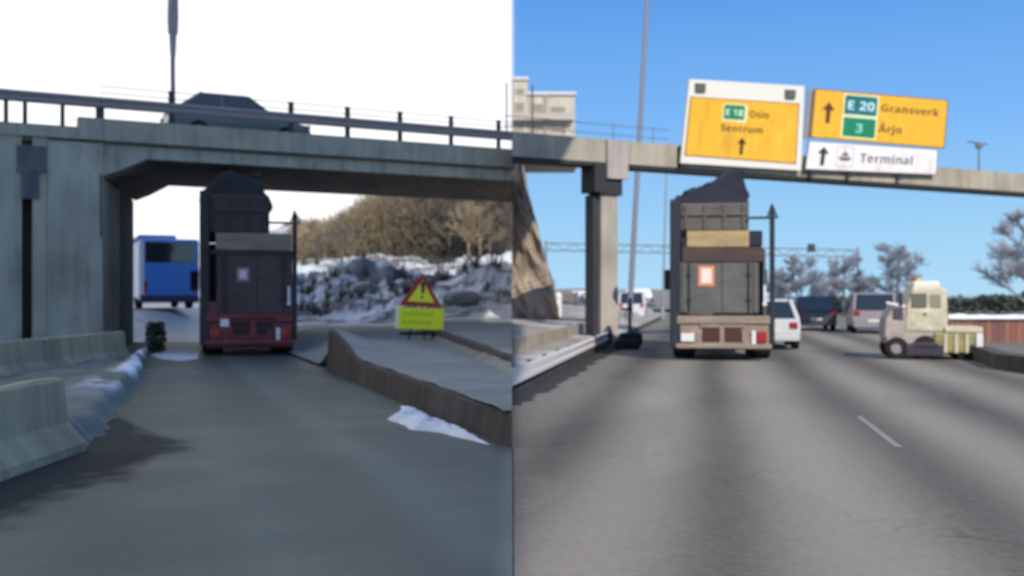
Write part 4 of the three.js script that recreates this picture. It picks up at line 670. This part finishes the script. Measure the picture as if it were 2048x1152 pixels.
{ // pale marker pillar by the cliff, road marker post beside the rail end, parked white van beyond it
  const a = G(1116, 640, .5), t = thing('marker_pillar', 'white marker pillar standing at the foot of the rock face', 'pillar', [a.x, .4, a.z]);
  mesh('pillar', bx(-.16, .16, 0, 1.1, -.16, .16, .05), M2.white, t); mesh('cap', new THREE.SphereGeometry(.2, 16, 10).translate(0, 1.2, 0), M2.white, t); mesh('plinth', bx(-.3, .3, -.05, .14, -.25, .25, .03), M2.white, t);
  const d = 33, p = P(1259, 690, d), s = d / F, k = thing('sign_post', 'dark post with a short cross piece at the guardrail end', 'post', [p.x, 0, p.z]);
  mesh('post', bar([0, 0, 0], [.02, EYE + (HZ - 596) * s, 0], .05, .05, 8), M.steelDark, k); mesh('cross_piece', bx(-19 * s, 6 * s, EYE + (HZ - 621) * s, EYE + (HZ - 616) * s, -.04, .06, .01), M.steelDark, k);
  mesh('foot', [bx(-.45, .3, 0, .3, -.3, .3, .1), bx(-.3, .38, .1, .5, -.2, .2, .1)], M.rubber, k);
  const q = G(1266, 639); car('van', 'white van far ahead behind the dark post at the guardrail end', 'van', [q.x, 0, q.z], -9 * Math.PI / 180, [.68, .66, .68], { h: 1.95, w: 1.8, L: 4.6, van: true });
}
// bare trees on the right, haze painted into their pale blue-grey colour
[[1602, 490, 86, 1.1, 'bare grey tree right of the beige lorry behind the white car'], [1688, 492, 92, .8, 'narrow bare grey tree above the dark van'], [1796, 462, 88, .95, 'round bare tree behind the cream road truck'], [2058, 384, 70, 1.1, 'large bare tree at the right edge above the board fence'], [1560, 520, 110, .9, 'small bare tree partly hidden by the lorry post'], [1648, 530, 112, 1.1, 'low bare bushy tree between two taller trees'], [1730, 545, 116, 1.2, 'low distant bare tree left of the round tree'], [1916, 580, 104, 1.0, 'small bare tree behind the snow-capped fence'], [1160, 578, 130, 1, 'low hazy tree left of the gantry column'], [1300, 588, 125, 1, 'low hazy tree left of the beige lorry']].forEach(([px, py, d, sp, label]) => {
  const b = P(px, 600, d), h = EYE + (HZ - py) / F * d; bareTree('bare_tree', label, [b.x, -.1, b.z], h, sp, [.28, .3, .35], null, 1.6, 0, .016);
});
{ // small cream road truck with low yellow deck, seen from its side
  const d = 27.5, p = P(1850, 716, d), t = thing('road_truck', 'small cream road maintenance truck with low yellow deck at the right of the motorway', 'truck', [p.x, 0, p.z], -12 * Math.PI / 180), s = d / F;
  const X = (px) => (px - 1850) * s, Y = (py) => EYE + (HZ - py) * s;
  const worn = (b, k) => std(null, .6, { map: tex(256, 256, (u, v) => { const n = fbm(u * 5, v * 5, k, 5, 5), q = .72 + .65 * (n - .35); return b.map((x) => x * q); }, .8, .8) });
  const cream = worn([.74, .67, .48], 701), yel = worn([.4, .34, .13], 703), pink = worn([.5, .42, .38], 705), dark = std([.04, .036, .045], .7);
  mesh('cab', [extrudeSide([[X(1812), Y(664)], [X(1892), Y(664)], [X(1892), Y(584)], [X(1884), Y(575)], [X(1826), Y(575)], [X(1814), Y(612)]], 1.3, .05).rotateY(Math.PI / 2).translate(0, 0, -.6)], cream, t);
  mesh('roof', bx(X(1828), X(1880), Y(577), Y(562), -1.15, -.1, .06), std([.75, .72, .62], .5), t);
  mesh('beacon', new THREE.CylinderGeometry(.05, .06, .12, 14).translate(X(1842), Y(560), -.5), std([.8, .45, .06], .4), t);
  mesh('side_window', bx(X(1822), X(1853), Y(617), Y(586), -.02, .062, .03), std([.16, .15, .11], .15), t); mesh('side_window', bx(X(1858), X(1880), Y(617), Y(588), -.02, .062, .03), std([.3, .27, .19], .2), t);
  mesh('door_panel', bx(X(1822), X(1855), Y(658), Y(621), .03, .062, .02), cream, t); mesh('handle', bx(X(1846), X(1852), Y(630), Y(627), .06, .085, .005), dark, t);
  mesh('body', [bx(X(1776), X(1950), Y(690), Y(660), -1.2, .02, .05)], pink, t);
  mesh('deck', bx(X(1866), X(1950), Y(706), Y(664), -1.22, .09, .06), yel, t);
  mesh('deck_rail', bx(X(1886), X(1957), Y(665), Y(653), -1.24, .12, .03), cream, t);
  mesh('end_post', bx(X(1944), X(1957), Y(714), Y(666), -.2, .14, .02), M2.white, t); mesh('end_post', bx(X(1944), X(1957), Y(714), Y(666), -1.2, -.9, .02), M2.white, t);
  for (const x of [1884, 1904, 1924]) mesh('deck_stake', bx(X(x), X(x + 7), Y(705), Y(667), .08, .125, .01), cream, t);
  mesh('lamp', bx(X(1932), X(1941), Y(698), Y(688), .085, .12, .01), dark, t);
  mesh('chassis', bx(X(1786), X(1948), Y(708), Y(692), -1.1, -.05, .03), dark, t); mesh('skirt', bx(X(1812), X(1884), Y(713), Y(688), -1.15, .1, .05), dark, t);  // dark lower block stands for the shadow under the truck
  mesh('nose', [extrudeSide([[X(1772), Y(676)], [X(1814), Y(676)], [X(1814), Y(606)], [X(1790), Y(610)], [X(1774), Y(640)]], 1.25, .04).rotateY(Math.PI / 2).translate(0, 0, -.6)], pink, t);
  mesh('nose_window', bx(X(1788), X(1808), Y(640), Y(616), -.02, .045, .02), std([.09, .07, .1], .15), t); mesh('nose_rim', bar([X(1776), Y(606), .02], [X(1812), Y(614), .02], .04, .04, 8), M2.white, t); mesh('mirror', bx(X(1800), X(1807), Y(612), Y(586), -.05, .08, .02), dark, t);
  for (const [px, r, rim] of [[1796, .28, std([.3, .26, .26], .5)], [1850, .3, dark], [1924, .22, dark]]) for (const z of [-.06, -1.1]) { const w = wheel(t, X(px), z, r, .24, rim); w.rotation.y = Math.PI / 2; }
  mesh('mudguard_shade', bx(X(1824), X(1878), Y(700), Y(684), -.3, .1, .06), dark, t);  // mudguard enlarged as a dark block to paint the underside shadow
}
{ // dark kerb barrier along the right side of the motorway
  const a = G(1990, 738), b = G(2150, 762), c = G(1905, 704);
  tag(mesh('low_wall', prism([[c.x, c.z], [a.x, a.z], [b.x, b.z], [b.x + .5, b.z - .3], [a.x + .5, a.z - .4], [c.x + .4, c.z - .4]], 0, .34), M.kerbDark), 'low dark kerb barrier at the right edge of the motorway beside the road truck', 'wall');
}
{ // unseen slab added to keep the left road in shade: its rim follows the border of the sunlit half
  const Hc = 110, kx = SDIR.x / SDIR.y, kz = SDIR.z / SDIR.y, g = new THREE.BoxGeometry(84, 7, 80, 60, 5, 60), p = g.attributes.position;
  for (let i = 0; i < p.count; i++) { let x = p.getX(i) - 36, y = p.getY(i) + Hc, z = p.getZ(i) - 24; const n = fbm(x * .08 + 50, z * .08 + 50, 601, 4), up = p.getY(i) > 0 ? 1 : .4;
    y += up * 7 * (n - .5) * Math.sign(p.getY(i) || 1); x += kx * y + (p.getX(i) < -40 ? 9 * (fbm(z * .1, 3, 602, 3) - .5) : 0); z += kz * y + (Math.abs(p.getZ(i)) > 39 ? 7 * (fbm(x * .1, 5, 603, 3) - .5) : 0);
    const lim = -1.5 * sm(-38, -41, p.getZ(i) - 24); if (x - kx * y > lim) x = kx * y + lim; p.setXYZ(i, x, y, z); }
  g.computeVertexNormals(); struct(mesh('shade_cloud', g, std([.8, .8, .82], 1)), 'pale grey cloud passing in front of the sun behind the camera', 'shade_cloud');
}
scene.updateMatrixWorld(true);
renderer.render(scene, camera);
